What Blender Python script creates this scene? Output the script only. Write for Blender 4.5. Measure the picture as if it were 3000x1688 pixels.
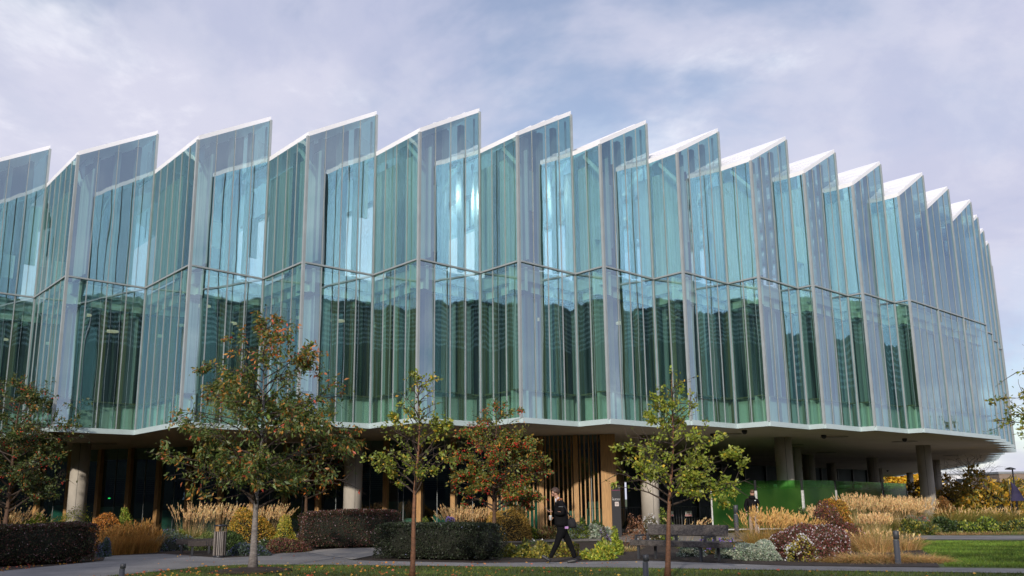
import bpy, math, random
import numpy as np
from mathutils import Vector, Matrix
random.seed(11)
rng = np.random.default_rng(11)
for o in list(bpy.data.objects):
    bpy.data.objects.remove(o)
scene = bpy.context.scene
col = scene.collection
R_ = math.radians

# ------------------------------------------------------------------ camera
F_PX, PITCH, ROLL, HC = 2763.8, R_(12.635), R_(-0.684), 1.55
_r0 = np.array([1., 0, 0]); _u0 = np.array([0, -math.sin(PITCH), math.cos(PITCH)])
FW = np.array([0, math.cos(PITCH), math.sin(PITCH)])
RT = math.cos(ROLL)*_r0 + math.sin(ROLL)*_u0
UP = -math.sin(ROLL)*_r0 + math.cos(ROLL)*_u0
cam_data = bpy.data.cameras.new('camera')
cam = bpy.data.objects.new('camera', cam_data); col.objects.link(cam)
cam_data.sensor_width = 36; cam_data.lens = F_PX/3000*36
cam_data.clip_start = .1; cam_data.clip_end = 3000
M = Matrix.Identity(4)
for i in range(3):
    M[i][0] = RT[i]; M[i][1] = UP[i]; M[i][2] = -FW[i]
M[2][3] = HC
cam.matrix_world = M
scene.camera = cam

# ------------------------------------------------------------------ sky, sun, exposure
SUN_AZ, SUN_EL = R_(-167), R_(18)          # azimuth measured from +Y towards +X
world = bpy.data.worlds.new('World'); scene.world = world; world.use_nodes = True
nt = world.node_tree; nt.nodes.clear()
def wn(t, **k):
    n = nt.nodes.new(t)
    for a, b in k.items(): setattr(n, a, b)
    return n
out = wn('ShaderNodeOutputWorld'); bg = wn('ShaderNodeBackground'); bgc = wn('ShaderNodeBackground')
sky = wn('ShaderNodeTexSky', sky_type='NISHITA', sun_disc=False)
sky.sun_elevation = SUN_EL; sky.sun_rotation = SUN_AZ
sky.air_density = 1.0; sky.dust_density = .4; sky.ozone_density = 2.5
bg.inputs['Strength'].default_value = .12
tc = wn('ShaderNodeTexCoord'); sep = wn('ShaderNodeSeparateXYZ')
nt.links.new(tc.outputs['Generated'], sep.inputs[0])
def wmath(op, a, b=None):
    n = wn('ShaderNodeMath', operation=op)
    for i, v in enumerate((a, b)):
        if v is None: continue
        if hasattr(v, 'is_output'): nt.links.new(v, n.inputs[i])
        else: n.inputs[i].default_value = v
    return n.outputs[0]
zc = wmath('ADD', wmath('MAXIMUM', sep.outputs[2], 0.0), .32)
px_ = wmath('DIVIDE', sep.outputs[0], zc); py_ = wmath('DIVIDE', sep.outputs[1], zc)
comb = wn('ShaderNodeCombineXYZ'); nt.links.new(px_, comb.inputs[0]); nt.links.new(py_, comb.inputs[1])
def wnoise(scale, detail, rough, off):
    mp = wn('ShaderNodeMapping'); mp.inputs['Location'].default_value = off
    nt.links.new(comb.outputs[0], mp.inputs[0])
    n = wn('ShaderNodeTexNoise'); n.inputs['Scale'].default_value = scale
    n.inputs['Detail'].default_value = detail; n.inputs['Roughness'].default_value = rough
    n.inputs['Distortion'].default_value = .25
    nt.links.new(mp.outputs[0], n.inputs['Vector']); return n.outputs['Fac']
def wramp(v, stops):
    r = wn('ShaderNodeValToRGB'); nt.links.new(v, r.inputs[0])
    e = r.color_ramp.elements
    while len(e) < len(stops): e.new(.5)
    for el, (p, c) in zip(e, stops): el.position = p; el.color = (*c, 1)
    r.color_ramp.interpolation = 'EASE'
    return r.outputs[0]
n_cover = wnoise(1.15, 7, .56, (3.35, 1.5, .2))
n_shade = wnoise(2.1, 8, .6, (7.7, 2.4, 1.1))
cover = wramp(n_cover, [(.36, (.35,)*3), (.46, (.85,)*3), (.54, (1,)*3)])
shade = wramp(n_shade, [(.30, (.40, .44, .62)), (.43, (.52, .535, .685)), (.54, (.60, .605, .73)), (.70, (.92, .91, .96))])
# clouds scatter forward: they are brighter towards the sun
vd = wn('ShaderNodeVectorMath', operation='DOT_PRODUCT'); nt.links.new(tc.outputs['Generated'], vd.inputs[0])
vd.inputs[1].default_value = (math.sin(SUN_AZ)*math.cos(SUN_EL), math.cos(SUN_AZ)*math.cos(SUN_EL), math.sin(SUN_EL))
glow = wmath('MULTIPLY_ADD', wmath('POWER', wmath('MAXIMUM', vd.outputs['Value'], 0.0), 10.0), 2.7)
glow.node.inputs[2].default_value = 1.0
nt.links.new(shade, bgc.inputs['Color']); nt.links.new(glow, bgc.inputs['Strength'])
nt.links.new(sky.outputs[0], bg.inputs['Color'])
mx = wn('ShaderNodeMixShader'); nt.links.new(cover, mx.inputs[0])
nt.links.new(bg.outputs[0], mx.inputs[1]); nt.links.new(bgc.outputs[0], mx.inputs[2])
nt.links.new(mx.outputs[0], out.inputs['Surface'])

sl = bpy.data.lights.new('sun', 'SUN'); sl.energy = 2.9; sl.angle = R_(1.2); sl.color = (1, .90, .77)
sun = bpy.data.objects.new('sun', sl); col.objects.link(sun)
sdir = Vector((math.sin(SUN_AZ)*math.cos(SUN_EL), math.cos(SUN_AZ)*math.cos(SUN_EL), math.sin(SUN_EL)))
sun.rotation_euler = sdir.to_track_quat('Z', 'Y').to_euler()
sun.location = sdir*60
vs = scene.view_settings
vs.view_transform = 'Standard'; vs.look = 'None'; vs.exposure = .22; vs.gamma = 1; vs.use_curve_mapping = False
scene.render.engine = 'CYCLES'
scene.cycles.max_bounces = 10; scene.cycles.transparent_max_bounces = 16
scene.cycles.glossy_bounces = 4; scene.cycles.diffuse_bounces = 3
scene.cycles.caustics_reflective = False; scene.cycles.caustics_refractive = False
scene.cycles.sample_clamp_indirect = 4

# ------------------------------------------------------------------ helpers
def ray(px, py):
    return FW*F_PX + RT*(px-1500) + UP*(844-py)
def G(px, py, z=0.):
    r = ray(px, py); t = (z-HC)/r[2]
    return Vector((r[0]*t, r[1]*t, z))
def PX(px, py, Y):
    r = ray(px, py); t = Y/r[1]
    return Vector((r[0]*t, Y, HC+r[2]*t))

def tag(o, label=None, cat=None, group=None, kind=None):
    if label: o['label'] = label
    if cat: o['category'] = cat
    if group: o['group'] = group
    if kind: o['kind'] = kind
    return o
def wmat(o):
    m = o.matrix_basis.copy()
    return wmat(o.parent) @ o.matrix_parent_inverse @ m if o.parent else m
def setpar(o, parent):
    if parent is not None:
        o.parent = parent
        o.matrix_parent_inverse = wmat(parent).inverted()
def empty(name, loc):
    e = bpy.data.objects.new(name, None); col.objects.link(e); e.location = loc
    e.empty_display_size = .2
    return e
def mesh_obj(name, verts, faces, m, parent=None, smooth=False):
    me = bpy.data.meshes.new(name); me.from_pydata([tuple(v) for v in verts], [], faces); me.update()
    if isinstance(m, (list, tuple)):
        for q in m: me.materials.append(q)
    else: me.materials.append(m)
    if smooth: me.polygons.foreach_set('use_smooth', [True]*len(me.polygons))
    o = bpy.data.objects.new(name, me); col.objects.link(o); setpar(o, parent)
    return o
_cubes = {}
CV = [(-.5,-.5,-.5),(.5,-.5,-.5),(.5,.5,-.5),(-.5,.5,-.5),(-.5,-.5,.5),(.5,-.5,.5),(.5,.5,.5),(-.5,.5,.5)]
CF = [(0,3,2,1),(4,5,6,7),(0,1,5,4),(1,2,6,5),(2,3,7,6),(3,0,4,7)]
def cube(name, c, size, m, parent=None, ax=None):
    """box at centre c; ax = horizontal direction (x,y) of its local X"""
    me = _cubes.get(m.name)
    if me is None:
        me = bpy.data.meshes.new('box'); me.from_pydata(CV, [], CF); me.materials.append(m); _cubes[m.name] = me
    o = bpy.data.objects.new(name, me); col.objects.link(o)
    a = 0 if ax is None else math.atan2(ax[1], ax[0])
    o.location = c; o.rotation_euler = (0, 0, a); o.scale = size
    setpar(o, parent); return o
class MB:
    def __init__(s): s.v = []; s.f = []
    def box(s, c, size, ax=(1, 0), tilt=0):
        a = Vector((ax[0], ax[1], 0)).normalized(); b = Vector((-a.y, a.x, 0)); z = Vector((0, 0, 1))
        if tilt:
            b, z = b*math.cos(tilt)+z*math.sin(tilt), z*math.cos(tilt)-b*math.sin(tilt)
        n = len(s.v); c = Vector(c)
        for q in CV: s.v.append(c + a*q[0]*size[0] + b*q[1]*size[1] + z*q[2]*size[2])
        s.f += [tuple(n+i for i in f) for f in CF]
    def tube(s, pts, rad, n=8, cap=True):
        pts = [Vector(p) for p in pts]; k0 = len(s.v)
        rad = rad if hasattr(rad, '__len__') else [rad]*len(pts)
        for i, p in enumerate(pts):
            d = (pts[min(i+1, len(pts)-1)] - pts[max(i-1, 0)]).normalized()
            a = d.cross(Vector((0, 0, 1)))
            if a.length < .05: a = Vector((1, 0, 0))
            a.normalize(); b = d.cross(a)
            for j in range(n):
                t = 2*math.pi*j/n
                s.v.append(p + (a*math.cos(t)+b*math.sin(t))*rad[i])
        for i in range(len(pts)-1):
            for j in range(n):
                q = k0+i*n
                s.f.append((q+j, q+(j+1) % n, q+n+(j+1) % n, q+n+j))
        if cap:
            s.f.append(tuple(k0+j for j in range(n))[::-1]); e = k0+(len(pts)-1)*n
            s.f.append(tuple(e+j for j in range(n)))
    def lathe(s, c, prof, n=20):
        k0 = len(s.v); c = Vector(c)
        for r, z in prof:
            for j in range(n):
                t = 2*math.pi*j/n; s.v.append(c+Vector((r*math.cos(t), r*math.sin(t), z)))
        for i in range(len(prof)-1):
            for j in range(n):
                q = k0+i*n; s.f.append((q+j, q+(j+1) % n, q+n+(j+1) % n, q+n+j))
        s.f.append(tuple(k0+j for j in range(n))[::-1]); e = k0+(len(prof)-1)*n
        s.f.append(tuple(e+j for j in range(n)))
    def build(s, name, m, parent=None, smooth=False, bevel=0):
        o = mesh_obj(name, s.v, s.f, m, parent, smooth)
        if bevel:
            import bmesh
            bm = bmesh.new(); bm.from_mesh(o.data)
            bmesh.ops.bevel(bm, geom=bm.edges[:], offset=bevel, segments=2, affect='EDGES', clamp_overlap=True)
            bm.to_mesh(o.data); bm.free()
        return o

# ------------------------------------------------------------------ materials
def nodes(m):
    m.use_nodes = True; t = m.node_tree; t.nodes.clear(); return t
def mat(name, c, rough=.6, var=.15, vscale=3., bump=0., bscale=40., metal=0., spec=.5, stretch=(1, 1, 1), c2=None, emis=None):
    m = bpy.data.materials.new(name); t = nodes(m); N = t.nodes; L = t.links
    o = N.new('ShaderNodeOutputMaterial'); p = N.new('ShaderNodeBsdfPrincipled')
    L.new(p.outputs[0], o.inputs[0])
    p.inputs['Roughness'].default_value = rough; p.inputs['Metallic'].default_value = metal
    p.inputs['Specular IOR Level'].default_value = spec
    g = N.new('ShaderNodeNewGeometry'); mp = N.new('ShaderNodeMapping'); mp.inputs['Scale'].default_value = stretch
    L.new(g.outputs['Position'], mp.inputs[0])
    n = N.new('ShaderNodeTexNoise'); n.inputs['Scale'].default_value = vscale; n.inputs['Detail'].default_value = 5
    n.inputs['Roughness'].default_value = .62
    L.new(mp.outputs[0], n.inputs['Vector'])
    r = N.new('ShaderNodeValToRGB'); L.new(n.outputs['Fac'], r.inputs[0])
    c2 = c2 or [x*(1+var) for x in c]
    r.color_ramp.elements[0].position = .3; r.color_ramp.elements[0].color = (*[x*(1-var) for x in c], 1)
    r.color_ramp.elements[1].position = .7; r.color_ramp.elements[1].color = (*c2, 1)
    L.new(r.outputs[0], p.inputs['Base Color'])
    if bump:
        n2 = N.new('ShaderNodeTexNoise'); n2.inputs['Scale'].default_value = bscale; n2.inputs['Detail'].default_value = 4
        L.new(mp.outputs[0], n2.inputs['Vector'])
        b = N.new('ShaderNodeBump'); b.inputs['Strength'].default_value = bump; b.inputs['Distance'].default_value = .02
        L.new(n2.outputs['Fac'], b.inputs['Height']); L.new(b.outputs[0], p.inputs['Normal'])
    if emis:
        p.inputs['Emission Color'].default_value = (*emis[0], 1); p.inputs['Emission Strength'].default_value = emis[1]
    return m
def glass_mat(name, refl, refl_gr, trans, base, wav=.55, rough=.015, wscale=(.9, .9, .16), f_gain=.8, streak=0.):
    """thin coated glass: mirror share rises with Fresnel, the rest passes tinted"""
    m = bpy.data.materials.new(name); t = nodes(m); N = t.nodes; L = t.links
    o = N.new('ShaderNodeOutputMaterial')
    g = N.new('ShaderNodeNewGeometry'); mp = N.new('ShaderNodeMapping'); mp.inputs['Scale'].default_value = wscale
    L.new(g.outputs['Position'], mp.inputs[0])
    n = N.new('ShaderNodeTexNoise'); n.inputs['Scale'].default_value = 1.; n.inputs['Detail'].default_value = 2
    n.inputs['Roughness'].default_value = .35
    L.new(mp.outputs[0], n.inputs['Vector'])
    b = N.new('ShaderNodeBump'); b.inputs['Strength'].default_value = wav; b.inputs['Distance'].default_value = .035
    L.new(n.outputs['Fac'], b.inputs['Height'])
    lw = N.new('ShaderNodeLayerWeight'); lw.inputs['Blend'].default_value = .5      # Schlick, the same from both sides
    pw = N.new('ShaderNodeMath'); pw.operation = 'POWER'; pw.inputs[1].default_value = 5; L.new(lw.outputs['Facing'], pw.inputs[0])
    fr = N.new('ShaderNodeMath'); fr.operation = 'MULTIPLY_ADD'; fr.inputs[1].default_value = .95; fr.inputs[2].default_value = .046; L.new(pw.outputs[0], fr.inputs[0])
    cm = N.new('ShaderNodeMix'); cm.data_type = 'RGBA'; cm.inputs[6].default_value = (*refl, 1); cm.inputs[7].default_value = (*refl_gr, 1)
    s = N.new('ShaderNodeMath'); s.operation = 'MULTIPLY'; s.inputs[1].default_value = 3.2; s.use_clamp = True
    L.new(fr.outputs[0], s.inputs[0]); L.new(s.outputs[0], cm.inputs[0])
    gl = N.new('ShaderNodeBsdfGlossy'); gl.inputs['Roughness'].default_value = rough
    L.new(cm.outputs[2], gl.inputs['Color']); L.new(b.outputs[0], gl.inputs['Normal'])
    tr = N.new('ShaderNodeBsdfTransparent'); tr.inputs['Color'].default_value = (*trans, 1)
    f = N.new('ShaderNodeMath'); f.operation = 'MULTIPLY_ADD'; f.inputs[1].default_value = f_gain; f.inputs[2].default_value = base
    f.use_clamp = True; L.new(fr.outputs[0], f.inputs[0])
    mx = N.new('ShaderNodeMixShader'); L.new(f.outputs[0], mx.inputs[0]); L.new(tr.outputs[0], mx.inputs[1]); L.new(gl.outputs[0], mx.inputs[2])
    last = mx.outputs[0]
    if streak:      # faint vertical teal frit film, added for brightness in the sun
        mp2 = N.new('ShaderNodeMapping'); mp2.inputs['Scale'].default_value = (7, 7, .25); L.new(g.outputs['Position'], mp2.inputs[0])
        n3 = N.new('ShaderNodeTexNoise'); n3.inputs['Scale'].default_value = 1.; n3.inputs['Detail'].default_value = 5; L.new(mp2.outputs[0], n3.inputs['Vector'])
        r3 = N.new('ShaderNodeMapRange'); r3.inputs[1].default_value = .35; r3.inputs[2].default_value = .75; r3.inputs[3].default_value = 0; r3.inputs[4].default_value = streak
        L.new(n3.outputs['Fac'], r3.inputs[0])
        df = N.new('ShaderNodeBsdfDiffuse'); df.inputs['Color'].default_value = (.30, .52, .54, 1)
        m3 = N.new('ShaderNodeMixShader'); L.new(r3.outputs[0], m3.inputs[0]); L.new(last, m3.inputs[1]); L.new(df.outputs[0], m3.inputs[2]); last = m3.outputs[0]
    L.new(last, o.inputs[0])
    return m
def leaf_mat(name, trans=.35, gloss=.04, rough=.5):
    m = bpy.data.materials.new(name); t = nodes(m); N = t.nodes; L = t.links
    o = N.new('ShaderNodeOutputMaterial'); a = N.new('ShaderNodeAttribute'); a.attribute_name = 'Col'
    d = N.new('ShaderNodeBsdfDiffuse'); tl = N.new('ShaderNodeBsdfTranslucent')
    L.new(a.outputs['Color'], d.inputs[0]); L.new(a.outputs['Color'], tl.inputs[0])
    mx = N.new('ShaderNodeMixShader'); mx.inputs[0].default_value = trans
    L.new(d.outputs[0], mx.inputs[1]); L.new(tl.outputs[0], mx.inputs[2])
    gl = N.new('ShaderNodeBsdfGlossy'); gl.inputs['Roughness'].default_value = rough
    m2 = N.new('ShaderNodeMixShader'); m2.inputs[0].default_value = gloss
    L.new(mx.outputs[0], m2.inputs[1]); L.new(gl.outputs[0], m2.inputs[2]); L.new(m2.outputs[0], o.inputs[0])
    return m

GLASS_T = glass_mat('teal_facade_glass', (.66, .93, .92), (.66, .92, .92), (.60, .86, .76), .42, streak=.09)
GLASS_S = glass_mat('clear_facade_glass', (.66, .82, .91), (.42, .60, .71), (.60, .82, .77), .39, streak=.06)
GLASS_G = glass_mat('ground_glass', (.55, .62, .75), (.8, .85, .95), (.45, .66, .58), .14, wav=.2, f_gain=1.)
GLASS_IN = glass_mat('inner_glass', (.6, .7, .75), (.8, .85, .9), (.5, .6, .6), .10, wav=.1)
FRAME = mat('aluminium_frame', (.30, .335, .345), .5, .1, 2)
FASCIA = mat('pale_fascia_glass', (.47, .57, .575), .3, .05, 1.5)
COPING = mat('white_coping', (.88, .88, .89), .4, .03, 1)
ROOFW = mat('white_roof_panel', (.74, .74, .78), .45, .05, .8)
SOFFIT = mat('soffit_render', (.66, .60, .50), .8, .1, .35, bump=.1)
CONC = mat('column_concrete', (.42, .385, .33), .75, .16, 1.6, bump=.25, bscale=30, c2=(.50, .46, .40), stretch=(1, 1, .5))
TIMBER = mat('larch_timber', (.42, .235, .085), .55, .28, 9, bump=.15, bscale=30, stretch=(3, 3, .25))
PIER = mat('inner_timber', (.25, .20, .085), .6, .2, 9, stretch=(4, 4, .2))
SPAN = mat('pale_spandrel', (.82, .86, .74), .6, .06, 1)
CURT = mat('sheer_curtain', (.60, .66, .66), .8, .45, 2, stretch=(6, 6, .05), c2=(.85, .88, .88))
CURTD = mat('grey_curtain', (.34, .42, .42), .8, .6, 2, stretch=(7, 7, .05), c2=(.58, .64, .64))
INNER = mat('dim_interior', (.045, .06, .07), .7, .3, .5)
CEIL = mat('interior_ceiling', (.55, .56, .54), .7, .05)
FLOORI = mat('interior_floor', (.16, .15, .14), .5, .1)
DARKM = mat('dark_metal', (.028, .029, .034), .45, .15, 5)
BLACK = mat('black_panel', (.014, .015, .02), .35, .1)
SOFFITL = mat('soffit_light_disc', (.40, .36, .30), .6, .05)
LAMPM = mat('warm_lamp_shade', (.8, .7, .5), .5, .02, emis=((1, .8, .5), .5))
WHITE = mat('white_paint', (.75, .75, .75), .5, .04)
# ------------------------------------------------------------------ the glass building
AU = R_(39.2); U2 = Vector((math.cos(AU), math.sin(AU))); D2 = Vector((-math.sin(AU), math.cos(AU)))
U0, SP = 8.924, 3.0964
ZB, ZM, ZP, ZL = 4.1755, 10.04, 16.83, 15.08
def W(k, v, z=None):
    p = U2*(U0+k*SP) + D2*v
    return Vector((p.x, p.y, 0 if z is None else z))
EK = {-5: 66.4, -4: 61.4, -3: 56.6, -2: 51.9, -1: 47.2, 0: 42.61, 1: 38.12, 2: 33.86, 3: 30.79, 4: 28.05, 5: 26.04, 6: 24.82, 7: 23.58, 8: 22.37, 9: 21.96, 10: 21.53, 11: 21.10, 12: 21.40, 13: 21.73}
SK = {-5: 61.2, -4: 56.3, -3: 51.4, -2: 46.8, -1: 42.2, 0: 37.73, 1: 33.34, 2: 30.50, 3: 27.64, 4: 25.70, 5: 24.45, 6: 23.26, 7: 22.04, 8: 21.63, 9: 21.24, 10: 20.80}
_ks = [13, 14.13, 15.22, 16.35, 17.13, 18.22, 19.17, 21.95, 23.96, 26.59, 29.11, 35.84, 40.52, 44]
_vs = [21.73, 22.97, 24.18, 25.48, 26.68, 27.92, 30.19, 34.28, 37.45, 42.77, 48.01, 64.07, 74.75, 83]
KMAX = 40
for k in range(14, KMAX+2): EK[k] = float(np.interp(k, _ks, _vs))
for k in range(11, KMAX+1): SK[k] = max(EK[k], EK[k+1]-.32)
SK[11] = 21.10; SK[12] = 21.40
KMIN, KDET = -5, 16

bld = empty('glass_office_building', (3, 48, 0))
tag(bld, 'large office building with zigzag teal glass facade and white sawtooth roof on concrete columns', 'building')

def zroof(k, u):        # top of the roof of tooth k at fraction u
    return ZL + (ZP-ZL)*u
BAND = .18; FB = .19

def pane(name, a, b, z0a, z0b, z1a, z1b, m, parent):
    return mesh_obj(name, [(a.x, a.y, z0a), (b.x, b.y, z0b), (b.x, b.y, z1b), (a.x, a.y, z1a)], [(0, 1, 2, 3)], m, parent)

def face(k, A, B, ua, ub, inw, n, bay, detail=True, short=False):
    """one flat glass face from A to B (plan points); ua, ub = roof fraction at its ends; inw = inward plan normal"""
    d = (B-A); L = d.length; dx = d/L; ax = (dx.x, dx.y); nin = Vector((inw[0], inw[1], 0))
    top = lambda t: zroof(k, ua+(ub-ua)*t) - BAND
    # bottom fascia and mid transom
    mid = (A+B)/2
    cube('fascia', (mid.x-nin.x*.02, mid.y-nin.y*.02, ZB+FB/2), (L, .1, FB), FASCIA, bay, ax)
    cube('transom', (mid.x-nin.x*.03, mid.y-nin.y*.03, ZM), (L-.1, .07, .06), FRAME, bay, ax)
    zb0, zb1 = ZB+FB, ZM-.03
    if not detail:
        pane('pane', A, B, zb0, zb0, zb1, zb1, GLASS_S, bay)
        pane('pane', A, B, ZM+.03, ZM+.03, top(0), top(1), GLASS_S, bay)
        q = nin*.9
        pane('inner_wall', A+q, B+q, zb0, zb0, top(0), top(1), SPAN, bay)
        return
    GM = GLASS_T if short else GLASS_S
    for i in range(n):
        t0, t1 = i/n, (i+1)/n
        j = nin*random.uniform(-.004, .004); j2 = nin*random.uniform(-.006, .006)
        p, q = A+d*t0, A+d*t1
        pane('pane', p+j, q+j2, zb0, zb0, zb1, zb1, GM, bay)
        pane('pane', p+j2, q+j, ZM+.03, ZM+.03, top(t0), top(t1), GM, bay)
        if i:
            h = top(t0)
            cube('mullion', (p.x-nin.x*.012, p.y-nin.y*.012, (zb0+zb1)/2), (.032, .022, zb1-zb0), FRAME, bay, ax)
            cube('mullion', (p.x-nin.x*.012, p.y-nin.y*.012, (ZM+.03+h)/2), (.024, .022, h-ZM-.03), FRAME, bay, ax)
    # inner skin, half a metre behind the glass
    off = .5; A2, B2 = (A+nin*off-dx*1.3, B+nin*off-dx*.3) if short else (A+nin*off+dx*.12, B+nin*off+dx*.3)
    if short: n = max(1, round((B2-A2).length/.79))
    d2 = B2-A2; L2 = d2.length; mid2 = (A2+B2)/2
    if L2 < .3: return
    cube('spandrel', (mid2.x+nin.x*.06, mid2.y+nin.y*.06, zb0+.5), (L2, .1, 1.0), SPAN, bay, ax)
    cube('sill', (mid2.x-nin.x*.05, mid2.y-nin.y*.05, zb0+1.03), (L2, .34, .05), PIER, bay, ax)
    cube('header', (mid2.x+nin.x*.1, mid2.y+nin.y*.1, zb1-.5), (L2, .1, .9), SPAN, bay, ax)
    cube('header_rail', (mid2.x, mid2.y, zb1-.97), (L2, .16, .06), DARKM, bay, ax)
    for i in range(n+1):
        p = A2+d2*(i/n); hh = top(i/n)-.1
        if 0 < i < n or (short and i == 0):
            cube('pier', (p.x+nin.x*.02, p.y+nin.y*.02, (zb0+zb1)/2), (.22, .12, zb1-zb0-.02), PIER, bay, ax)
        if i and not short and i < n:
            cube('pier', (p.x+nin.x*.02, p.y+nin.y*.02, (ZM+hh)/2), (.2, .2, hh-ZM-.1), GREYP, bay, ax)
    for i in range(n):
        p = A2+d2*((i+.5)/n)+nin*.22; w = L2/n-.2
        if w < .1: continue
        r = random.random()
        if short: r = r*.6 if k <= 3 else .22+r
        if r < .55:
            ww = w*random.uniform(.45, 1); sh = (w-ww)/2*random.choice((-1, 1))
            cube('curtain', (p.x+dx.x*sh, p.y+dx.y*sh, (zb0+zb1)/2+.02), (ww, .05, zb1-zb0-2.1), CURTD if k > 3 and random.random() < .7 else CURT, bay, ax)
        zt = min(top(i/n), top((i+1)/n))-.25
        if short:
            cube('curtain', (p.x, p.y, (ZM+zt)/2+.1), (w+.17, .05, zt-ZM-.3), CURT, bay, ax)
        elif random.random() < .45:
            z0 = ZM+.6+random.random()*2.2; z1 = min(zt, z0+random.choice((1.0, 1.6, 2.6)))
            ww = w*random.uniform(.5, .9)
            cube('inner_window', (p.x, p.y, (z0+z1)/2), (ww, .06, z1-z0), SPAN if random.random() < .6 else CURT, bay, ax)
    if short: A, B = A-dx*2.2, B-dx*1.15
    else: A = A+dx*.55
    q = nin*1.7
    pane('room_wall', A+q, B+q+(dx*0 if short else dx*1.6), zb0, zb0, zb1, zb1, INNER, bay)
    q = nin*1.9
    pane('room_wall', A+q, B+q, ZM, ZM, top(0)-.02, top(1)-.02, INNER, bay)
    if short and L > 1.4:
        B = B+dx*1.15
        # diagonal strut under the eaves; blue panel paints the clear corner's sky reflection
        w, h = .95, 1.0; q = nin*.2; tz = top(0)
        B = B-dx*.22; a = B-dx*w+q; b = B+q; a.z = tz; b.z = tz-h
        m = MB(); dd = b-a
        m.v = [a, a+Vector((0, 0, -.16)), b+Vector((0, 0, -.16)), b]; nn = nin*.1
        m.v += [v+nn for v in m.v]; m.f = [(0, 1, 2, 3), (7, 6, 5, 4), (0, 4, 5, 1), (3, 2, 6, 7), (1, 5, 6, 2), (0, 3, 7, 4)]
        m.build('corner_strut', COPING, bay)
        q2 = nin*.36; mesh_obj('corner_sky_tone', [(B-dx*w+q2)+Vector((0, 0, tz)), B+q2+Vector((0, 0, tz-h)), B+q2+Vector((0, 0, tz))], [(0, 1, 2)], SKYTONE, bay)

GREYP = mat('grey_inner_pier', (.22, .24, .24), .7, .1)
SKYTONE = mat('painted_sky_reflection', (.03, .075, .16), .3, .2, 1)  # dark blue stands for sky mirrored in the clear corner
for k in range(KMIN, KMAX):
    e0, s0, e1 = EK[k], SK[k], EK[k+1]
    det = -2 <= k <= KDET
    A, Rg, B = W(k, e0), W(k, s0), W(k+1, e1)
    vb = max(e0, s0, e1)+13
    # sawtooth roof slab with white coping edge
    plan = ([(k, e0)] if s0 < e0-.05 else []) + [(k, s0), (k+1, e1), (k+1, vb), (k, vb)]
    vt = [W(q, v, zroof(k, q-k)) for q, v in plan]; vl = [p-Vector((0, 0, BAND)) for p in vt]; m = len(plan)
    fc = [tuple(range(m)), tuple(range(2*m-1, m-1, -1))] + [(i, m+i, m+(i+1) % m, (i+1) % m) for i in range(m)]
    bay = mesh_obj('facade_bay', vt+vl, fc, [COPING], bld)
    if 3 <= k <= 14:
        for fr in (.25, .5, .75):
            v0 = s0+(e1-s0)*fr+.02
            a = W(k+fr, v0, zroof(k, fr)); b = W(k+fr, vb, zroof(k, fr)); c = (a+b)/2
            cube('roof_seam', c, ((b-a).length, .03, .05), ROOFW, bay, (D2.x, D2.y))
    # clerestory wall under the high edge
    a, b = W(k+1, e1+.05), W(k+1, vb)
    if det or k > KDET:
        pane('clerestory_glass', a, b, ZL-.3, ZL-.3, ZP-BAND, ZP-BAND, GLASS_S, bay)
        for t in np.linspace(0.02, 1, 8 if det else 2):
            p = a+(b-a)*float(t); cube('mullion', (p.x, p.y, (ZL+ZP)/2-.2), (.06, .06, ZP-ZL-.3), FRAME, bay, (D2.x, D2.y))
    # faces
    if s0 < e0-.3:
        n = max(1, round((e0-s0)/.79)); face(k, A, Rg, 0, 0, U2, n, bay, det, short=True)
    ul = (B-Rg); nrm = Vector((-ul.y, ul.x)).normalized()
    face(k, Rg, B, 0, 1, nrm, 4 if k <= 13 else 3, bay, det)
    if k >= 14 and SK[k] > e0+.05:
        face(k-1, W(k, e0), W(k, s0), 1, 1, -U2, 2, bay, False)
    # corner posts
    for p, zt, w in ((Rg, ZL, .10), (B, ZP, .09)):
        cube('corner_post', (p.x, p.y, (ZB+FB+zt-BAND)/2), (w, w, zt-ZB-FB-BAND+.02), FRAME, bay, (ul.x, ul.y))
    # floor slab
    pl = [(k+.1, max(e0, s0)), (k+.1, s0+.35), (k+.99, e1+.35), (k+.99, vb-5), (k+.1, vb-5)]
    v1 = [W(q, v, ZM-.12) for q, v in pl]; v0 = [p-Vector((0, 0, .45)) for p in v1]; m = len(pl)
    if det: mesh_obj('floor_slab', v1+v0, [tuple(range(m)), tuple(range(2*m-1, m-1, -1))]+[(i, m+i, m+(i+1) % m, (i+1) % m) for i in range(m)], CEIL, bay)
    # pendant lamps inside
    if det and k in (-1, 0, 1, 2, 4, 5):
        for t in (.35, .7):
            p = W(k+t, s0+1.3, ZM-1.75 if t > .5 else ZM-1.2); mb = MB(); mb.lathe(p, [(.02, .06), (.26, .05), (.27, 0), (.02, -.005)], 16)
            mb.build('ceiling_lamp', LAMPM, bay)

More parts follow.
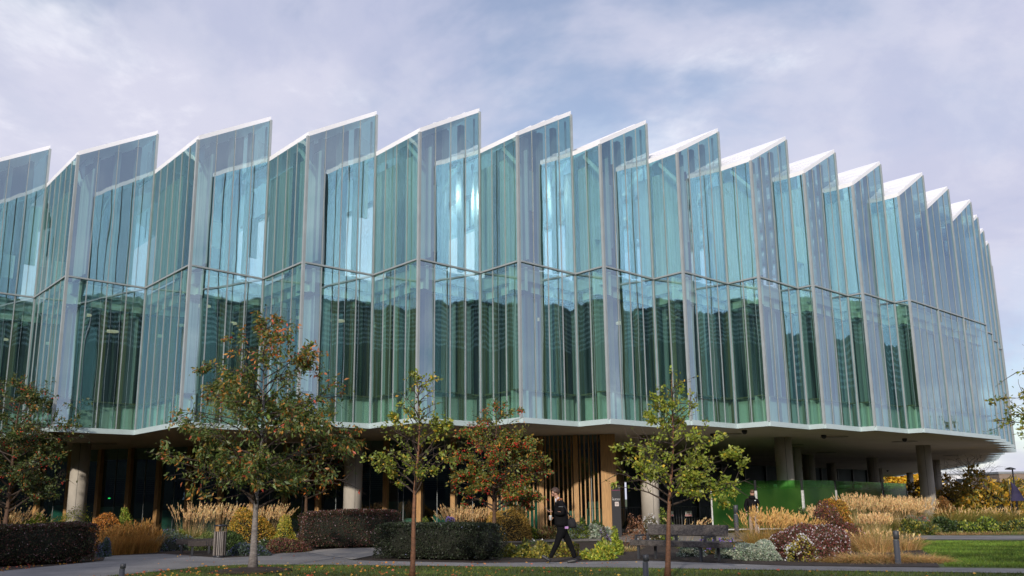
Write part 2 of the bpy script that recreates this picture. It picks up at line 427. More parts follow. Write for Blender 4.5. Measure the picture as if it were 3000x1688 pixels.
# soffit
outl = []
for k in range(KMIN, KMAX):
    outl += [W(k, EK[k], ZB+.012)]
    if abs(SK[k]-EK[k]) > .05: outl += [W(k, SK[k], ZB+.012)]
outl += [W(KMAX, EK[KMAX], ZB+.012), W(KMAX, 110, ZB+.012), W(KMIN, 135, ZB+.012)]
sof = mesh_obj('soffit', outl, [tuple(range(len(outl)))[::-1]], SOFFIT, bld)
def soffit_pt(px, py):
    r = ray(px, py); t = (ZB-HC)/r[2]; return Vector((r[0]*t, r[1]*t, ZB))
for px, py in ((2444, 1280), (2650, 1294), (2790, 1334), (2420, 1326), (2318, 1303), (2130, 1272), (300, 1300), (1000, 1268), (1400, 1262)):
    p = soffit_pt(px, py); mb = MB(); mb.lathe(p, [(.55, -.012), (.62, -.02), (.62, .0)][::-1], 24)
    mb.build('soffit_light', SOFFITL, sof)
for px, py in ((2088, 1271), (2181, 1261), (2413, 1275), (2650, 1285), (2600, 1378), (1364, 1255)):
    p = soffit_pt(px, py); mb = MB(); mb.lathe(p, [(.03, -.16), (.09, -.13), (.11, -.07), (.12, 0)], 14)
    mb.build('dome_camera', DARKM, sof, True)

# columns
def column(px, Y, base_off=0.):
    p = PX(px, 1420, Y); mb = MB()
    mb.lathe((p.x, p.y, 0), [(.385, 0), (.385, ZB+.01)], 32)
    o = mb.build('column', CONC, bld, True)
    for pl in o.data.polygons:
        if len(pl.vertices) > 4: pl.use_smooth = False
    a = math.atan2(p.x, p.y)+random.uniform(-.5, .3)
    q = p - Vector((math.sin(a), math.cos(a), 0))*.383
    cube('formwork_seam', (q.x, q.y, ZB/2), (.014, .012, ZB-.05), DARKM, o, (math.cos(a), -math.sin(a)))
for px, Y in ((230, 42.2), (1034, 40.6), (1903, 41.2), (2303, 43.8), (2333, 52.5), (2374, 63), (2562, 69), (2716, 52.5), (2745, 75), (2440, 80), (2578, 96), (2668, 118)):
    column(px, Y)

# ground floor: glazed wall with timber posts
WALL = [Vector((-44, 55.5)), Vector((-20, 46.8)), Vector((-6, 42.5)), Vector((-.5, 41.0)), Vector((4.1, 40.3))]
def wall_at(px):
    r = ray(px, 1450); t = r[0]/r[1]
    for a, b in zip(WALL[:-1], WALL[1:]):
        d = b-a; den = d.x-t*d.y
        if abs(den) < 1e-9: continue
        s = (t*a.y-a.x)/den
        if -.001 <= s <= 1.001: return a+d*s, d.normalized()
    return None
posts = [-240, -140, -50, 35, 115, 204, 292, 380, 466, 555, 650, 744, 838, 936, 1035, 1133, 1232, 1331, 1440, 1588, 1690]
gw = mesh_obj('glazed_wall', [Vector((p.x, p.y, z)) for p in WALL for z in (0, .14)] + [Vector((p.x+.05, p.y+.12, z)) for p in WALL for z in (0, .14)],
              [(2*i, 2*i+2, 2*i+3, 2*i+1) for i in range(4)] + [(2*i+1, 2*i+3, 10+2*i+3, 10+2*i+1) for i in range(4)], DARKM, bld)
prev = None
for px in posts + [1778]:
    w = wall_at(px)
    if w is None: continue
    p, d = w; n = Vector((d.y, -d.x))
    if px != 1778:
        c = p + n*.1
        cube('timber_post', (c.x, c.y, ZB/2), (.2, .26, ZB), TIMBER, gw, d)
    if prev is not None:
        pane('window_pane', Vector((prev.x, prev.y, 0)), Vector((p.x, p.y, 0)), .14, .14, ZB, ZB, GLASS_G, gw)
        h = (prev+p)/2
        cube('glass_joint', (h.x+n.x*.02, h.y+n.y*.02, ZB/2+.07), (.02, .03, ZB-.15), FRAME, gw, d)
    prev = p
for px in list(np.linspace(1448, 1588, 13)[1:-1]) + list(np.linspace(1588, 1690, 9)[1:-1]) + list(np.linspace(1690, 1768, 7)[1:]):
    p, d = wall_at(px); n = Vector((d.y, -d.x)); c = p+n*.07
    cube('timber_slat', (c.x, c.y, ZB/2), (.052, .09, ZB-.01), TIMBER, gw, d)
# timber clad corner and return wall into the undercroft
cr = Vector((4.15, 40.2)); bk = Vector((7.9, 68)); dr = (bk-cr).normalized()
rw = cube('return_wall', ((cr.x+bk.x)/2-.2, (cr.y+bk.y)/2+.2, ZB/2), ((bk-cr).length, .2, ZB-.012), TIMBER, bld, dr)
cube('corner_cladding', (3.93, 40.16, ZB/2), (.62, .5, ZB-.006), TIMBER, bld, (1, -.05))
for i in range(70):
    p = cr+dr*(i*.26+.1); cube('cladding_board', (p.x-.06, p.y, ZB/2), (.22, .05+.02*(i % 2), ZB-.02), TIMBER, rw, dr)
# interior behind the glazing
inn = mesh_obj('room_floor', [(-46, 55, .03), (4, 40.5, .03), (5.5, 54, .03), (-46, 68, .03)], [(0, 1, 2, 3)], FLOORI, bld)
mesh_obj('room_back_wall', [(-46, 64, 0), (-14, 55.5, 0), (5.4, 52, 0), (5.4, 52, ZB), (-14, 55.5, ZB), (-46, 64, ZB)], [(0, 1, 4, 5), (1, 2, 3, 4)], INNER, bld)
PALE = mat('pale_cabinet', (.34, .42, .37), .6, .1)
TEAL = mat('teal_upholstery', (.05, .19, .16), .7, .2)
for px, w, h, off in ((150, 2.0, 1.5, .8), (270, 1.1, 1.4, .9), (445, .9, 1.2, 1.4), (430, .5, 1.7, 2.2), (505, .5, 1.0, 1.0), (585, 1.7, 1.25, .7), (530, .16, 2.6, .9), (1110, .9, 1.5, 1.6), (1180, 1.1, .75, 1.5), (1260, .6, .9, 1.2), (1480, 1.6, 2.1, .7), (1545, 1.2, 2.1, .7), (1655, .9, 1.0, 2.), (1738, 1.5, .8, 1.6)):
    p, d = wall_at(px); n = Vector((-d.y, d.x)); c = p+n*(off+.3)
    cube('cabinet', (c.x, c.y, h/2+.03), (w, .5, h), PALE if random.random() < .75 else TEAL, bld, d)
for px in (1712, 1724, 1738, 1750):
    p, d = wall_at(px); n = Vector((-d.y, d.x))
    for j in range(random.randint(1, 3)):
        c = p+n*1.9; cube('box_file', (c.x, c.y, .83+.15+j*.3), (.26+.1*random.random(), .3, .28), PALE, bld, d)
# slatted blinds
for px in (250, 340, 425, 1080, 1180, 1280):
    p, d = wall_at(px); n = Vector((-d.y, d.x)); mb = MB()
    for j in range(9): c = p+n*.3; mb.box((c.x, c.y, 2.05+j*.09), (1.35, .05, .006), d)
    mb.build('window_blind', FRAME, bld)
p, d = wall_at(520)
tx = bpy.data.curves.new('letter', 'FONT'); tx.body = 'R'; tx.size = .55; tx.extrude = .02
to = bpy.data.objects.new('tmp', tx); col.objects.link(to)
dg = bpy.context.evaluated_depsgraph_get(); me = bpy.data.meshes.new_from_object(to.evaluated_get(dg)); bpy.data.objects.remove(to)
me.materials.clear(); me.materials.append(mat('pale_lettering', (.6, .62, .8), .5, .02, emis=((.55, .58, .9), .12)))
lo = bpy.data.objects.new('hanging_letter', me); col.objects.link(lo)
lo.matrix_world = Matrix.Translation((p.x+.35, p.y+.5, 1.72)) @ Matrix.Rotation(math.atan2(d.y, d.x), 4, 'Z') @ Matrix.Rotation(math.pi/2, 4, 'X') @ Matrix.Diagonal((-1, 1, 1, 1))
tag(lo, 'mirrored white letter R hanging behind the ground floor glazing', 'letter')
EXITG = mat('exit_green', (.02, .5, .08), .5, 0, emis=((.05, 1, .2), 1.2))
for px, py in ((320, 1460), (569, 1460)):
    p, d = wall_at(px); q = PX(px, py, p.y+1.5); cube('exit_lamp', q, (.1, .03, .05), EXITG, bld)
# back wall of the undercroft
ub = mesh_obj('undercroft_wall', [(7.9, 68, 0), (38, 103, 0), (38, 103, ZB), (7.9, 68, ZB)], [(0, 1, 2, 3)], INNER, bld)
for t in np.linspace(.04, .98, 12):
    a = Vector((7.9, 68, 0)).lerp(Vector((38, 103, 0)), float(t)); cube('frame', (a.x+.05, a.y-.08, ZB/2), (.15, .2, ZB-.02), DARKM, ub, (30, 35))
for i, (t0, t1) in enumerate(((.5, .58), (.66, .74), (.8, .95))):
    a = Vector((7.9, 67.9, 0)).lerp(Vector((38, 102.9, 0)), t0); b = Vector((7.9, 67.9, 0)).lerp(Vector((38, 102.9, 0)), t1)
    pane('window_pane', a, b, .4, .4, 2.6, 2.6, GLASS_G, ub)
# ------------------------------------------------------------------ ground, paths, beds
GRASSM = mat('lawn_soil', (.045, .072, .014), .9, .45, 1.2, bump=.6, bscale=60, c2=(.085, .12, .02))
PATHM = mat('tarmac_path', (.19, .185, .185), .88, .28, .55, bump=.5, bscale=120, c2=(.26, .25, .24))
PAVE = mat('plaza_paving', (.27, .25, .225), .8, .15, 1.3, bump=.2, bscale=60)
MULCH = mat('bark_mulch', (.024, .015, .010), .95, .6, 6, bump=1., bscale=45, c2=(.055, .034, .022))
KERBM = mat('concrete_edging', (.34, .32, .29), .8, .12, 3)
def sheet(name, pts, z, m, kind='structure', parent=None):
    o = mesh_obj(name, [(p[0], p[1], z) for p in pts], [tuple(range(len(pts)))], m, parent)
    if o.data.polygons[0].normal.z < 0: o.data.flip_normals()
    if kind: o['kind'] = kind
    return o
sheet('ground', [(-700, -500), (700, -500), (700, 1200), (-700, 1200)], 0, GRASSM)
gpx = lambda L: [G(*p) for p in L]
near = [(-200, 1722), (200, 1701), (340, 1687), (480, 1674), (600, 1661), (720, 1656), (900, 1656), (1400, 1661), (1900, 1666), (2300, 1672), (3000, 1681), (3300, 1685)]
far = [(3300, 1673), (3000, 1668), (2700, 1664), (2300, 1658), (2000, 1647), (1900, 1643), (1600, 1648), (1400, 1650), (1030, 1642), (900, 1612), (760, 1631), (650, 1636), (480, 1624), (310, 1630), (302, 1645), (0, 1675), (-200, 1700)]
sheet('footpath', gpx(near+far), .012, PATHM)
sheet('side_path', gpx([(880, 1617), (1080, 1601), (1440, 1577), (1760, 1566), (1990, 1562), (2210, 1562), (2215, 1584), (2000, 1600), (1780, 1586), (1440, 1592), (1150, 1618), (1032, 1641)]), .018, PAVE)
sheet('far_path', gpx([(2660, 1581), (3400, 1584), (3400, 1570), (2700, 1570)]), .012, PATHM)
# planting beds
b1 = gpx([(-200, 1700), (0, 1675), (302, 1645), (310, 1630), (480, 1624), (650, 1636), (760, 1631), (890, 1614), (1080, 1601), (1440, 1577), (1560, 1572)])
sheet('planting_bed', b1 + [Vector((1.5, 40.5)), Vector((-.5, 40.8)), Vector((-6, 42.3)), Vector((-20, 46.6)), Vector((-44, 54.5))], .008, MULCH)
sheet('planting_bed', gpx([(1030, 1643), (1400, 1651), (1600, 1649), (1900, 1644), (2000, 1648), (2300, 1659), (2560, 1663), (2755, 1664), (2735, 1640), (2690, 1610), (2660, 1582), (2420, 1584), (2215, 1586), (2000, 1602), (1780, 1588), (1440, 1594), (1150, 1620)]), .022, MULCH)
sheet('planting_bed', [Vector((13.5, 41)), Vector((19, 38.5)), Vector((60, 38)), Vector((60, 80)), Vector((20, 80))], .006, MULCH)
sheet('undercroft_paving', [(4.4, 41.9), (13.2, 41.0), (26, 50), (44, 70), (60, 130), (30, 130), (8.2, 68)], .016, PAVE)
q = wall_at(1600)[0]
cube('bed_edging', (G(1600, 1569).x+.1, G(1600, 1569).y, .07), (4.6, .12, .14), KERBM, None, (1, -.02))['kind'] = 'structure'
cube('plinth_step', (7.3, 46.2, .06), (6.2, .5, .12), KERBM, None, (1, .02))['kind'] = 'structure'

# ------------------------------------------------------------------ foliage builders
LEAF = leaf_mat('leaf', .42); LEAFD = leaf_mat('hedge_leaf', .2, .03); STRAW = leaf_mat('straw', .3, .02)
BARK = mat('brown_bark', (.10, .055, .032), .8, .4, 14, bump=.8, bscale=30, stretch=(1, 1, 3))
BARKR = mat('red_brown_bark', (.17, .075, .035), .65, .4, 12, bump=.5, bscale=30, stretch=(1, 1, 3))
BARKG = mat('grey_cherry_bark', (.17, .15, .14), .75, .4, 10, bump=.8, bscale=22, stretch=(1, 1, 4), c2=(.27, .24, .22))
TWIG = mat('dark_twig', (.045, .03, .022), .8, .3, 8)
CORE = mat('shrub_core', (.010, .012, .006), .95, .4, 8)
def unit(a): return a/np.maximum(np.linalg.norm(a, axis=1, keepdims=True), 1e-9)
def leaves(name, P, dirs, size, cols, m, parent=None, wid=.5, fold=.25):
    n = len(P); dirs = unit(np.asarray(dirs)); size = np.broadcast_to(size, (n,))[:, None]
    s = unit(np.cross(dirs, rng.normal(size=(n, 3)))); nn = np.cross(dirs, s)
    w = wid*.5
    V = np.stack([P, P+dirs*size*.45+s*size*w+nn*size*fold*.3, P+dirs*size, P+dirs*size*.45-s*size*w+nn*size*fold*.3], 1).reshape(-1, 3)
    b = np.arange(n)[:, None]*4
    Fi = np.concatenate([b+[[0, 1, 2]], b+[[0, 2, 3]]], 1).reshape(-1)
    C = np.repeat(np.asarray(cols), 4, axis=0)
    return rawmesh(name, V, Fi, C, m, parent)
def rawmesh(name, V, Fi, C, m, parent=None):
    me = bpy.data.meshes.new(name); nf = len(Fi)//3
    me.vertices.add(len(V)); me.vertices.foreach_set('co', np.asarray(V, np.float32).ravel())
    me.loops.add(len(Fi)); me.loops.foreach_set('vertex_index', np.asarray(Fi, np.int32))
    me.polygons.add(nf); me.polygons.foreach_set('loop_start', np.arange(nf, dtype=np.int32)*3)
    me.update(calc_edges=True)
    ca = me.color_attributes.new('Col', 'FLOAT_COLOR', 'POINT')
    ca.data.foreach_set('color', np.concatenate([C, np.ones((len(C), 1))], 1).astype(np.float32).ravel())
    me.materials.append(m)
    o = bpy.data.objects.new(name, me); col.objects.link(o); setpar(o, parent)
    return o
def pick(n, pal, wts=None, jit=.22):
    pal = np.asarray(pal); w = np.asarray(wts if wts else [1]*len(pal), float); w /= w.sum()
    c = pal[rng.choice(len(pal), n, p=w)]
    return np.clip(1.85*c*(1+jit*rng.normal(size=(n, 1)))*(1+.06*rng.normal(size=(n, 3))), .002, 1)
def berries(name, P, r, c, parent):
    o8 = np.array([[1, 0, 0], [-1, 0, 0], [0, 1, 0], [0, -1, 0], [0, 0, 1], [0, 0, -1.]])*r
    f8 = np.array([[0, 2, 4], [2, 1, 4], [1, 3, 4], [3, 0, 4], [2, 0, 5], [1, 2, 5], [3, 1, 5], [0, 3, 5]])
    V = (P[:, None]+o8[None]).reshape(-1, 3); Fi = (np.arange(len(P))[:, None, None]*6+f8[None]).reshape(-1)
    return rawmesh(name, V, Fi, np.repeat(pick(len(P), [c]), 6, 0), LEAF, parent)

def tree(name, label, base, top, prof, rt, bark, pal, wts, leaf, nleaf, nb=24, lean=(0, 0), clear=.3, berry=0, droop=.5, rise=.5, wid=.5, seed=1, group=None, side=None, twig=TWIG, leafsz_j=.3, topstick=True):
    """prof: list of (z, left radius, right radius) of the crown; leaves hang on real twigs"""
    rs = np.random.default_rng(seed); base = Vector(base)
    root = empty(name, base); tag(root, label, 'tree', group)
    zs = [p[0] for p in prof]
    def rad(z, az):
        l, r = np.interp(z, zs, [p[1] for p in prof]), np.interp(z, zs, [p[2] for p in prof])
        c = math.cos(az); return (r if c > 0 else l)*abs(c) + .5*(l+r)*(1-abs(c))
    # trunk
    n = 14; tr = []
    for i in range(n+1):
        t = i/n; z = t*top
        tr.append(Vector((lean[0]*z+.05*math.sin(3.1*t*3+seed)*t, lean[1]*z+.05*math.cos(2.3*t*3+seed)*t, z)))
    tk = lambda z: tr[min(int(z/top*n), n-1)].lerp(tr[min(int(z/top*n), n-1)+1], z/top*n-min(int(z/top*n), n-1))
    trad = lambda z: rt*(1-.45*min(1, z/zs[0]))*(1 if z < zs[0] else max(.06, 1-(z-zs[0])/(top-zs[0])))+.004
    mb = MB(); pts = [base+p for p in tr]; rr = [trad(p.z)*(1.35 if i == 0 else 1) for i, p in enumerate(tr)]
    mb.tube(pts, rr, 10); mb.build('trunk', bark, root, True)
    br = MB(); LP = []; LD = []
    def limb(p0, d0, L, r0, lvl, curve):
        k = 5; pts = [p0]; d = d0.copy()
        for i in range(k):
            d = (d+Vector((rs.normal()*.12, rs.normal()*.12, curve/k+rs.normal()*.06))).normalized()
            pts.append(pts[-1]+d*(L/k))
        br.tube(pts, [max(.003, r0*(1-.85*i/k)) for i in range(k+1)], 5 if lvl == 0 else 4, False)
        return pts
    for b in range(nb):
        f = (b+.5)/nb; z0 = zs[0]*.98 + (top*.93-zs[0])*f**1.15
        az = b*2.39996+rs.normal()*.25
        zt = min(top*.97, z0+rise*(.5+rs.random())*(1-.55*f))
        Rr = max(.12, rad(zt, az)*(.78+.3*rs.random()))
        p0 = tk(z0); dirn = Vector((math.cos(az), math.sin(az), 0)); tgt = Vector((lean[0]*zt, lean[1]*zt, zt))+dirn*Rr
        v = tgt-p0; L = v.length
        main = limb(base+p0, (v.normalized()+Vector((0, 0, .15))).normalized(), L, trad(z0)*.45+.006, 0, -.25)
        ns = max(3, int(L*4.5))
        for s_ in range(ns):
            t = .22+.78*(s_+rs.random())/ns; i = min(int(t*5), 4); p = main[i].lerp(main[i+1], t*5-i)
            md = (main[i+1]-main[i]).normalized()
            sd = md.cross(Vector((rs.normal(), rs.normal(), rs.normal()))).normalized()
            dd = (md*.7+sd*.9+Vector((0, 0, .25))).normalized()
            L2 = L*(.18+.3*rs.random())*(1.15-.6*t)+.08
            sub = limb(p, dd, L2, .008, 1, -.1)
            m = max(2, int(L2*12))
            for q in range(m):
                tt = (q+rs.random())/m; j = min(int(tt*5), 4); LP.append(sub[j].lerp(sub[j+1], tt*5-j)); LD.append(sub[j+1]-sub[j])
        for q in range(int(L*4)):
            tt = .55+.45*rs.random(); j = min(int(tt*5), 4); LP.append(main[j].lerp(main[j+1], tt*5-j)); LD.append(main[j+1]-main[j])
    for q in range(10):
        z = top*(.8+.2*rs.random()); LP.append(base+tk(min(z, top*.999))); LD.append(Vector((0, 0, 1)))
    br.build('branches', twig, root)
    LPa = np.array([tuple(p) for p in LP]); LDa = unit(np.array([tuple(p) for p in LD]))
    # real crowns are clumpy: some twigs carry many leaves, some few
    wt = rs.gamma(1.1, 1, len(LPa)); q = LPa*(1.9/leaf*.075)
    wt *= np.clip(.35+np.sin(q[:, 0]*2.1+seed)*np.sin(q[:, 1]*2.3+1.3*seed)+.8*np.sin(q[:, 2]*2.7+q[:, 0]*1.2+seed), .06, 1.3); wt /= wt.sum()
    idx = rs.choice(len(LPa), nleaf, p=wt)
    P = LPa[idx]+rs.normal(size=(nleaf, 3))*leaf*.55
    Dd = LDa[idx]*.6+rs.normal(size=(nleaf, 3))*.75+np.array([0, 0, -droop])
    cl = pick(nleaf, pal, wts)
    if side is not None:      # leaves at the branch tips turned red
        tipz = (P[:, 2]-base.z)/top; d0 = np.hypot(P[:, 0]-base.x, P[:, 1]-base.y)
        rr_ = np.array([max(.2, .5*(np.interp(z*top, zs, [p[1] for p in prof])+np.interp(z*top, zs, [p[2] for p in prof]))) for z in tipz])
        e = np.clip((d0/rr_-.62)*1.6, 0, 1)*.75+np.clip((tipz-.72)*2.4, 0, .7)
        mk = rs.random(nleaf) < e*.36
        cl[mk] = pick(int(mk.sum()), side)
    leaves('crown', P, Dd, leaf*(1+leafsz_j*rs.normal(size=nleaf)).clip(.4, 1.8), cl, LEAF, root, wid)
    if berry:
        bi = rs.choice(len(LPa), berry//4, p=wt)
        B = np.repeat(LPa[bi], 4, 0)+rs.normal(size=(len(bi)*4, 3))*.045+np.array([0, 0, -.05])
        berries('berries', B, .022, (.42, .035, .02), root)
    return root

def shrub(name, label, c, r, h, pal, wts, leaf, n, cat='shrub', m=LEAFD, flowers=None, square=2., lump=.12, group=None, ax=None, fsize=.03, updir=.25, core=True, wid=.55):
    """rounded shrub: c = centre on the ground, r = (rx, ry), h height; square > 2 makes a clipped hedge"""
    c = np.array(tuple(c)); root = empty(name, Vector(c)); tag(root, label, cat, group)
    a = math.atan2(ax[1], ax[0]) if ax else 0; ca, sa = math.cos(a), math.sin(a)
    def shell(k, inner):
        d = unit(rng.normal(size=(k, 3))); d[:, 2] = np.abs(d[:, 2])*.98+.001 if square <= 2.2 else d[:, 2]
        if square > 2.2:
            q = rng.uniform(-1, 1, size=(k, 3)); dim = np.array([r[0], r[1], h*.5]); ar = np.array([dim[1]*dim[2], dim[0]*dim[2]*1.0, dim[0]*dim[1]]); pr = ar/ar.sum()
            fx = rng.choice(3, k, p=pr); q[np.arange(k), fx] = np.sign(rng.normal(size=k)); q[(fx == 2), 2] = 1
            d = q
        s = (np.abs(d)**square).sum(1, keepdims=True)**(-1/square) if square > 2.2 else 1/np.linalg.norm(d, axis=1, keepdims=True)
        p = d*s
        lm = 1+lump*(np.sin(p[:, :1]*5.1+c[0]*3)+np.sin(p[:, 1:2]*4.3+c[1])+np.sin(p[:, 2:]*6.+p[:, :1]*3.3+c[0]))*.5
        p = p*lm*(1-inner*rng.random((k, 1))**1.5)
        if square > 2.2: X = np.stack([p[:, 0]*r[0], p[:, 1]*r[1], (p[:, 2]*.5+.5)*h], 1)
        else: X = np.stack([p[:, 0]*r[0], p[:, 1]*r[1], p[:, 2]*h], 1)
        nn = d*np.array([1/r[0], 1/r[1], 1/h])*min(r[0], r[1], h)
        rot = np.array([[ca, sa, 0], [-sa, ca, 0], [0, 0, 1]])
        X = X@rot; X[:, 2] = np.maximum(X[:, 2], .01)
        return X+c, unit(nn@rot)
    P, Nn = shell(n, .22)
    D = Nn*.55+rng.normal(size=(n, 3))*.7+np.array([0, 0, updir])
    leaves('foliage', P, D, leaf*rng.uniform(.6, 1.4, n), pick(n, pal, wts), m, root, wid)
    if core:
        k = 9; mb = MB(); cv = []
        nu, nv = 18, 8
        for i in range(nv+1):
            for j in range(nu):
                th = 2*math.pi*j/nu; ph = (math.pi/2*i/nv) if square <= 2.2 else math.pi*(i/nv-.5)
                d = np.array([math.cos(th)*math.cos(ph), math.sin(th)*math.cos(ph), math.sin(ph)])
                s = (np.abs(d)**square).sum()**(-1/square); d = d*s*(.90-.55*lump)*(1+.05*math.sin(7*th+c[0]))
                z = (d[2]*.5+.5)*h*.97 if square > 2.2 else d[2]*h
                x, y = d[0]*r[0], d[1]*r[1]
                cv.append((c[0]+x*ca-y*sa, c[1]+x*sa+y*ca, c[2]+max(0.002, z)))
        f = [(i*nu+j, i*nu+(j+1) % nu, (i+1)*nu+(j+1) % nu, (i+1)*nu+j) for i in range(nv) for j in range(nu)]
        mesh_obj('dark_core', cv, f, CORE, root, True)  # added near-black core, stops the view through the leaves
    if flowers:
        fc, k = flowers; P, Nn = shell(k, .05); P = P+Nn*leaf*.5
        leaves('flowers', np.repeat(P, 3, 0), rng.normal(size=(k*3, 3))+np.repeat(Nn, 3, 0)*.6, fsize*rng.uniform(.7, 1.3, k*3), pick(k*3, fc, jit=.1)/1.3, LEAF, root, .7)['kind'] = 'stuff'
    return root

def blades(P, dirs, L, w, c0, bend, segs=3):
    """curved tapering blades; returns verts, tri idx, colours"""
    n = len(P); dirs = unit(dirs); L = np.broadcast_to(L, (n,)); hor = dirs.copy(); hor[:, 2] = 0; hor = unit(hor+1e-4*rng.normal(size=(n, 3))*[1, 1, 0])
    s = unit(np.cross(hor, np.array([0, 0, 1.]))*1.+.5*rng.normal(size=(n, 3))*[1, 1, .2])
    V = []; 
    for i in range(segs+1):
        t = i/segs; p = P+dirs*(L*t)[:, None]+hor*(bend*L*t*t)[:, None]+np.array([0, 0, -1.])*(np.abs(bend)*.55*L*t**2.2)[:, None]
        ww = w*(1-t*.85)*.5
        V.append(p-s*ww); V.append(p+s*ww)
    V = np.stack(V, 1); k = 2*(segs+1)
    f = []
    for i in range(segs): f += [2*i, 2*i+1, 2*i+3, 2*i, 2*i+3, 2*i+2]
    Fi = (np.arange(n)[:, None]*k+np.array(f)[None]).reshape(-1)
    tips = P+dirs*L[:, None]+hor*(bend*L)[:, None]+np.array([0, 0, -1.])*(np.abs(bend)*.55*L)[:, None]
    return V.reshape(-1, 3), Fi, np.repeat(c0, k, 0), tips
def grass_clump(name, label, c, r, h, n, green, straw, plume=0, spread=.35, group=None, lean=(0, 0), low=.55, bendf=.25, w=.010, plen=.22, cat='ornamental grass'):
    c = np.array(tuple(c)); root = empty(name, Vector(c)); tag(root, label, cat, group)
    k = n; a = rng.uniform(0, 2*math.pi, k); rr = r*.45*np.sqrt(rng.random(k))
    P = c+np.stack([np.cos(a)*rr, np.sin(a)*rr, np.zeros(k)], 1)
    d = np.stack([np.cos(a)*spread*rng.random(k)*1.5+lean[0], np.sin(a)*spread*rng.random(k)*1.5+lean[1], np.ones(k)], 1)
    V, Fi, C, _ = blades(P, d, h*low*rng.uniform(.6, 1.15, k), w, pick(k, green), bendf*2*rng.uniform(.3, 1.4, k))
    rawmesh('blades', V, Fi, C, STRAW, root)
    if plume:
        k = plume; a = rng.uniform(0, 2*math.pi, k); rr = r*.4*np.sqrt(rng.random(k))
        P = c+np.stack([np.cos(a)*rr, np.sin(a)*rr, np.zeros(k)], 1)
        sp = spread*rng.random(k)
        d = np.stack([np.cos(a)*sp+lean[0]*1.2, np.sin(a)*sp+lean[1]*1.2, np.ones(k)], 1)
        L = h*rng.uniform(.72, 1.02, k); bd = bendf*.6*rng.uniform(.2, 1.3, k)
        V, Fi, C, tips = blades(P, d, L, w*.55, pick(k, straw), bd)
        rawmesh('stems', V, Fi, C, STRAW, root)
        q = 16; t = rng.random((k, q)); dn = unit(d); hor = dn*[1, 1, 0]; hor = unit(hor+1e-5)
        Lq = (1-plen*t)
        PP = P[:, None]+dn[:, None]*(L[:, None]*Lq)[..., None]+hor[:, None]*(bd[:, None]*L[:, None]*Lq**2)[..., None]-np.array([0, 0, 1.])*(np.abs(bd)[:, None]*.55*L[:, None]*Lq**2.2)[..., None]
        PP = PP.reshape(-1, 3); DD = np.repeat(dn, q, 0)+rng.normal(size=(k*q, 3))*.22
        leaves('plumes', PP, DD, .085*rng.uniform(.6, 1.3, k*q), pick(k*q, straw), STRAW, root, .22)
    return root
# ------------------------------------------------------------------ trees
def ZT(p, px, py):      # height of pixel row py at the distance of p
    return PX(px, py, p.y).z
t1 = G(740, 1674); T = lambda y: ZT(t1, 750, y)
tree('cherry_tree', 'cherry tree with green leaves turning red and orange, grey trunk in the front lawn', t1, T(897),
     [(T(1490), .9, 1.0), (T(1420), 2.1, 1.6), (T(1330), 2.45, 2.5), (T(1230), 2.25, 2.75), (T(1150), 1.8, 2.1), (T(1050), 1.25, 1.75), (T(980), .95, 1.1), (T(915), .12, .5)],
     .095, BARKG, [(.05, .075, .016), (.075, .10, .02), (.12, .10, .018), (.26, .11, .02)], [6, 5, 2, .9], .10, 19000, nb=54, lean=(.012, 0), droop=.75, rise=.95, wid=.42, seed=3,
     side=[(.28, .085, .025), (.32, .05, .025), (.30, .13, .02), (.24, .12, .02)])
t2 = G(6, 1613); T = lambda y: ZT(t2, 60, y)
tree('crab_apple_tree', 'crab apple tree with dull red fruit beside the dark left-hand hedge and column', t2, T(1095),
     [(T(1500), 1.6, 1.2), (T(1450), 2.4, 1.9), (T(1350), 2.9, 2.25), (T(1250), 2.7, 2.2), (T(1170), 2.2, 2.1), (T(1100), .6, .9)],
     .12, BARK, [(.035, .055, .014), (.055, .075, .017), (.085, .085, .02), (.20, .10, .02)], [5, 4, 2, .8], .095, 21000, nb=52, lean=(.02, 0), rise=.8, seed=5, berry=900, droop=.3)
t3 = G(1207, 1703); T = lambda y: ZT(t3, 1225, y)
tree('young_tree', 'slim young tree with sparse yellow-green leaves rising in front of the black-green hedge', t3, T(1085),
     [(T(1450), .35, .3), (T(1400), .8, .65), (T(1330), .9, .8), (T(1260), .85, .8), (T(1180), .55, .55), (T(1110), .15, .3)],
     .052, BARKR, [(.10, .13, .02), (.15, .18, .025), (.20, .19, .03), (.42, .28, .03)], [4, 4, 2, .9], .068, 2500, nb=34, lean=(.028, 0), rise=.6, seed=8, droop=.25, wid=.6)
t4 = G(1446, 1612); T = lambda y: ZT(t4, 1480, y)
tree('crab_apple_tree', 'crab apple tree loaded with bright red fruit beside the timber slat wall', t4, T(1165),
     [(T(1500), .9, .8), (T(1450), 1.4, 1.5), (T(1380), 1.65, 1.75), (T(1300), 1.55, 1.6), (T(1240), 1.1, 1.2), (T(1180), .25, 1.0)],
     .085, BARK, [(.06, .08, .016), (.10, .12, .02), (.14, .12, .02), (.30, .15, .02)], [5, 4, 2, 1.2], .09, 14000, nb=50, lean=(.02, 0), rise=.6, seed=13, berry=2400, droop=.35)
t5 = G(1955, 1702); T = lambda y: ZT(t5, 1990, y)
tree('young_tree', 'slim young tree with bright green leaves and leaning red-brown trunk in front of the bench', t5, T(1088),
     [(T(1480), .4, .5), (T(1430), 1.05, 1.5), (T(1370), 1.15, 1.55), (T(1300), 1.2, 1.0), (T(1230), .75, .7), (T(1150), .35, .75), (T(1100), .15, .5)],
     .055, BARKR, [(.12, .15, .02), (.17, .20, .025), (.21, .21, .03), (.45, .30, .03)], [5, 4, 2, .45], .07, 5400, nb=40, lean=(.085, .02), rise=.5, seed=21, droop=.2, wid=.58)
t6 = G(888, 1580); T = lambda y: ZT(t6, 900, y)
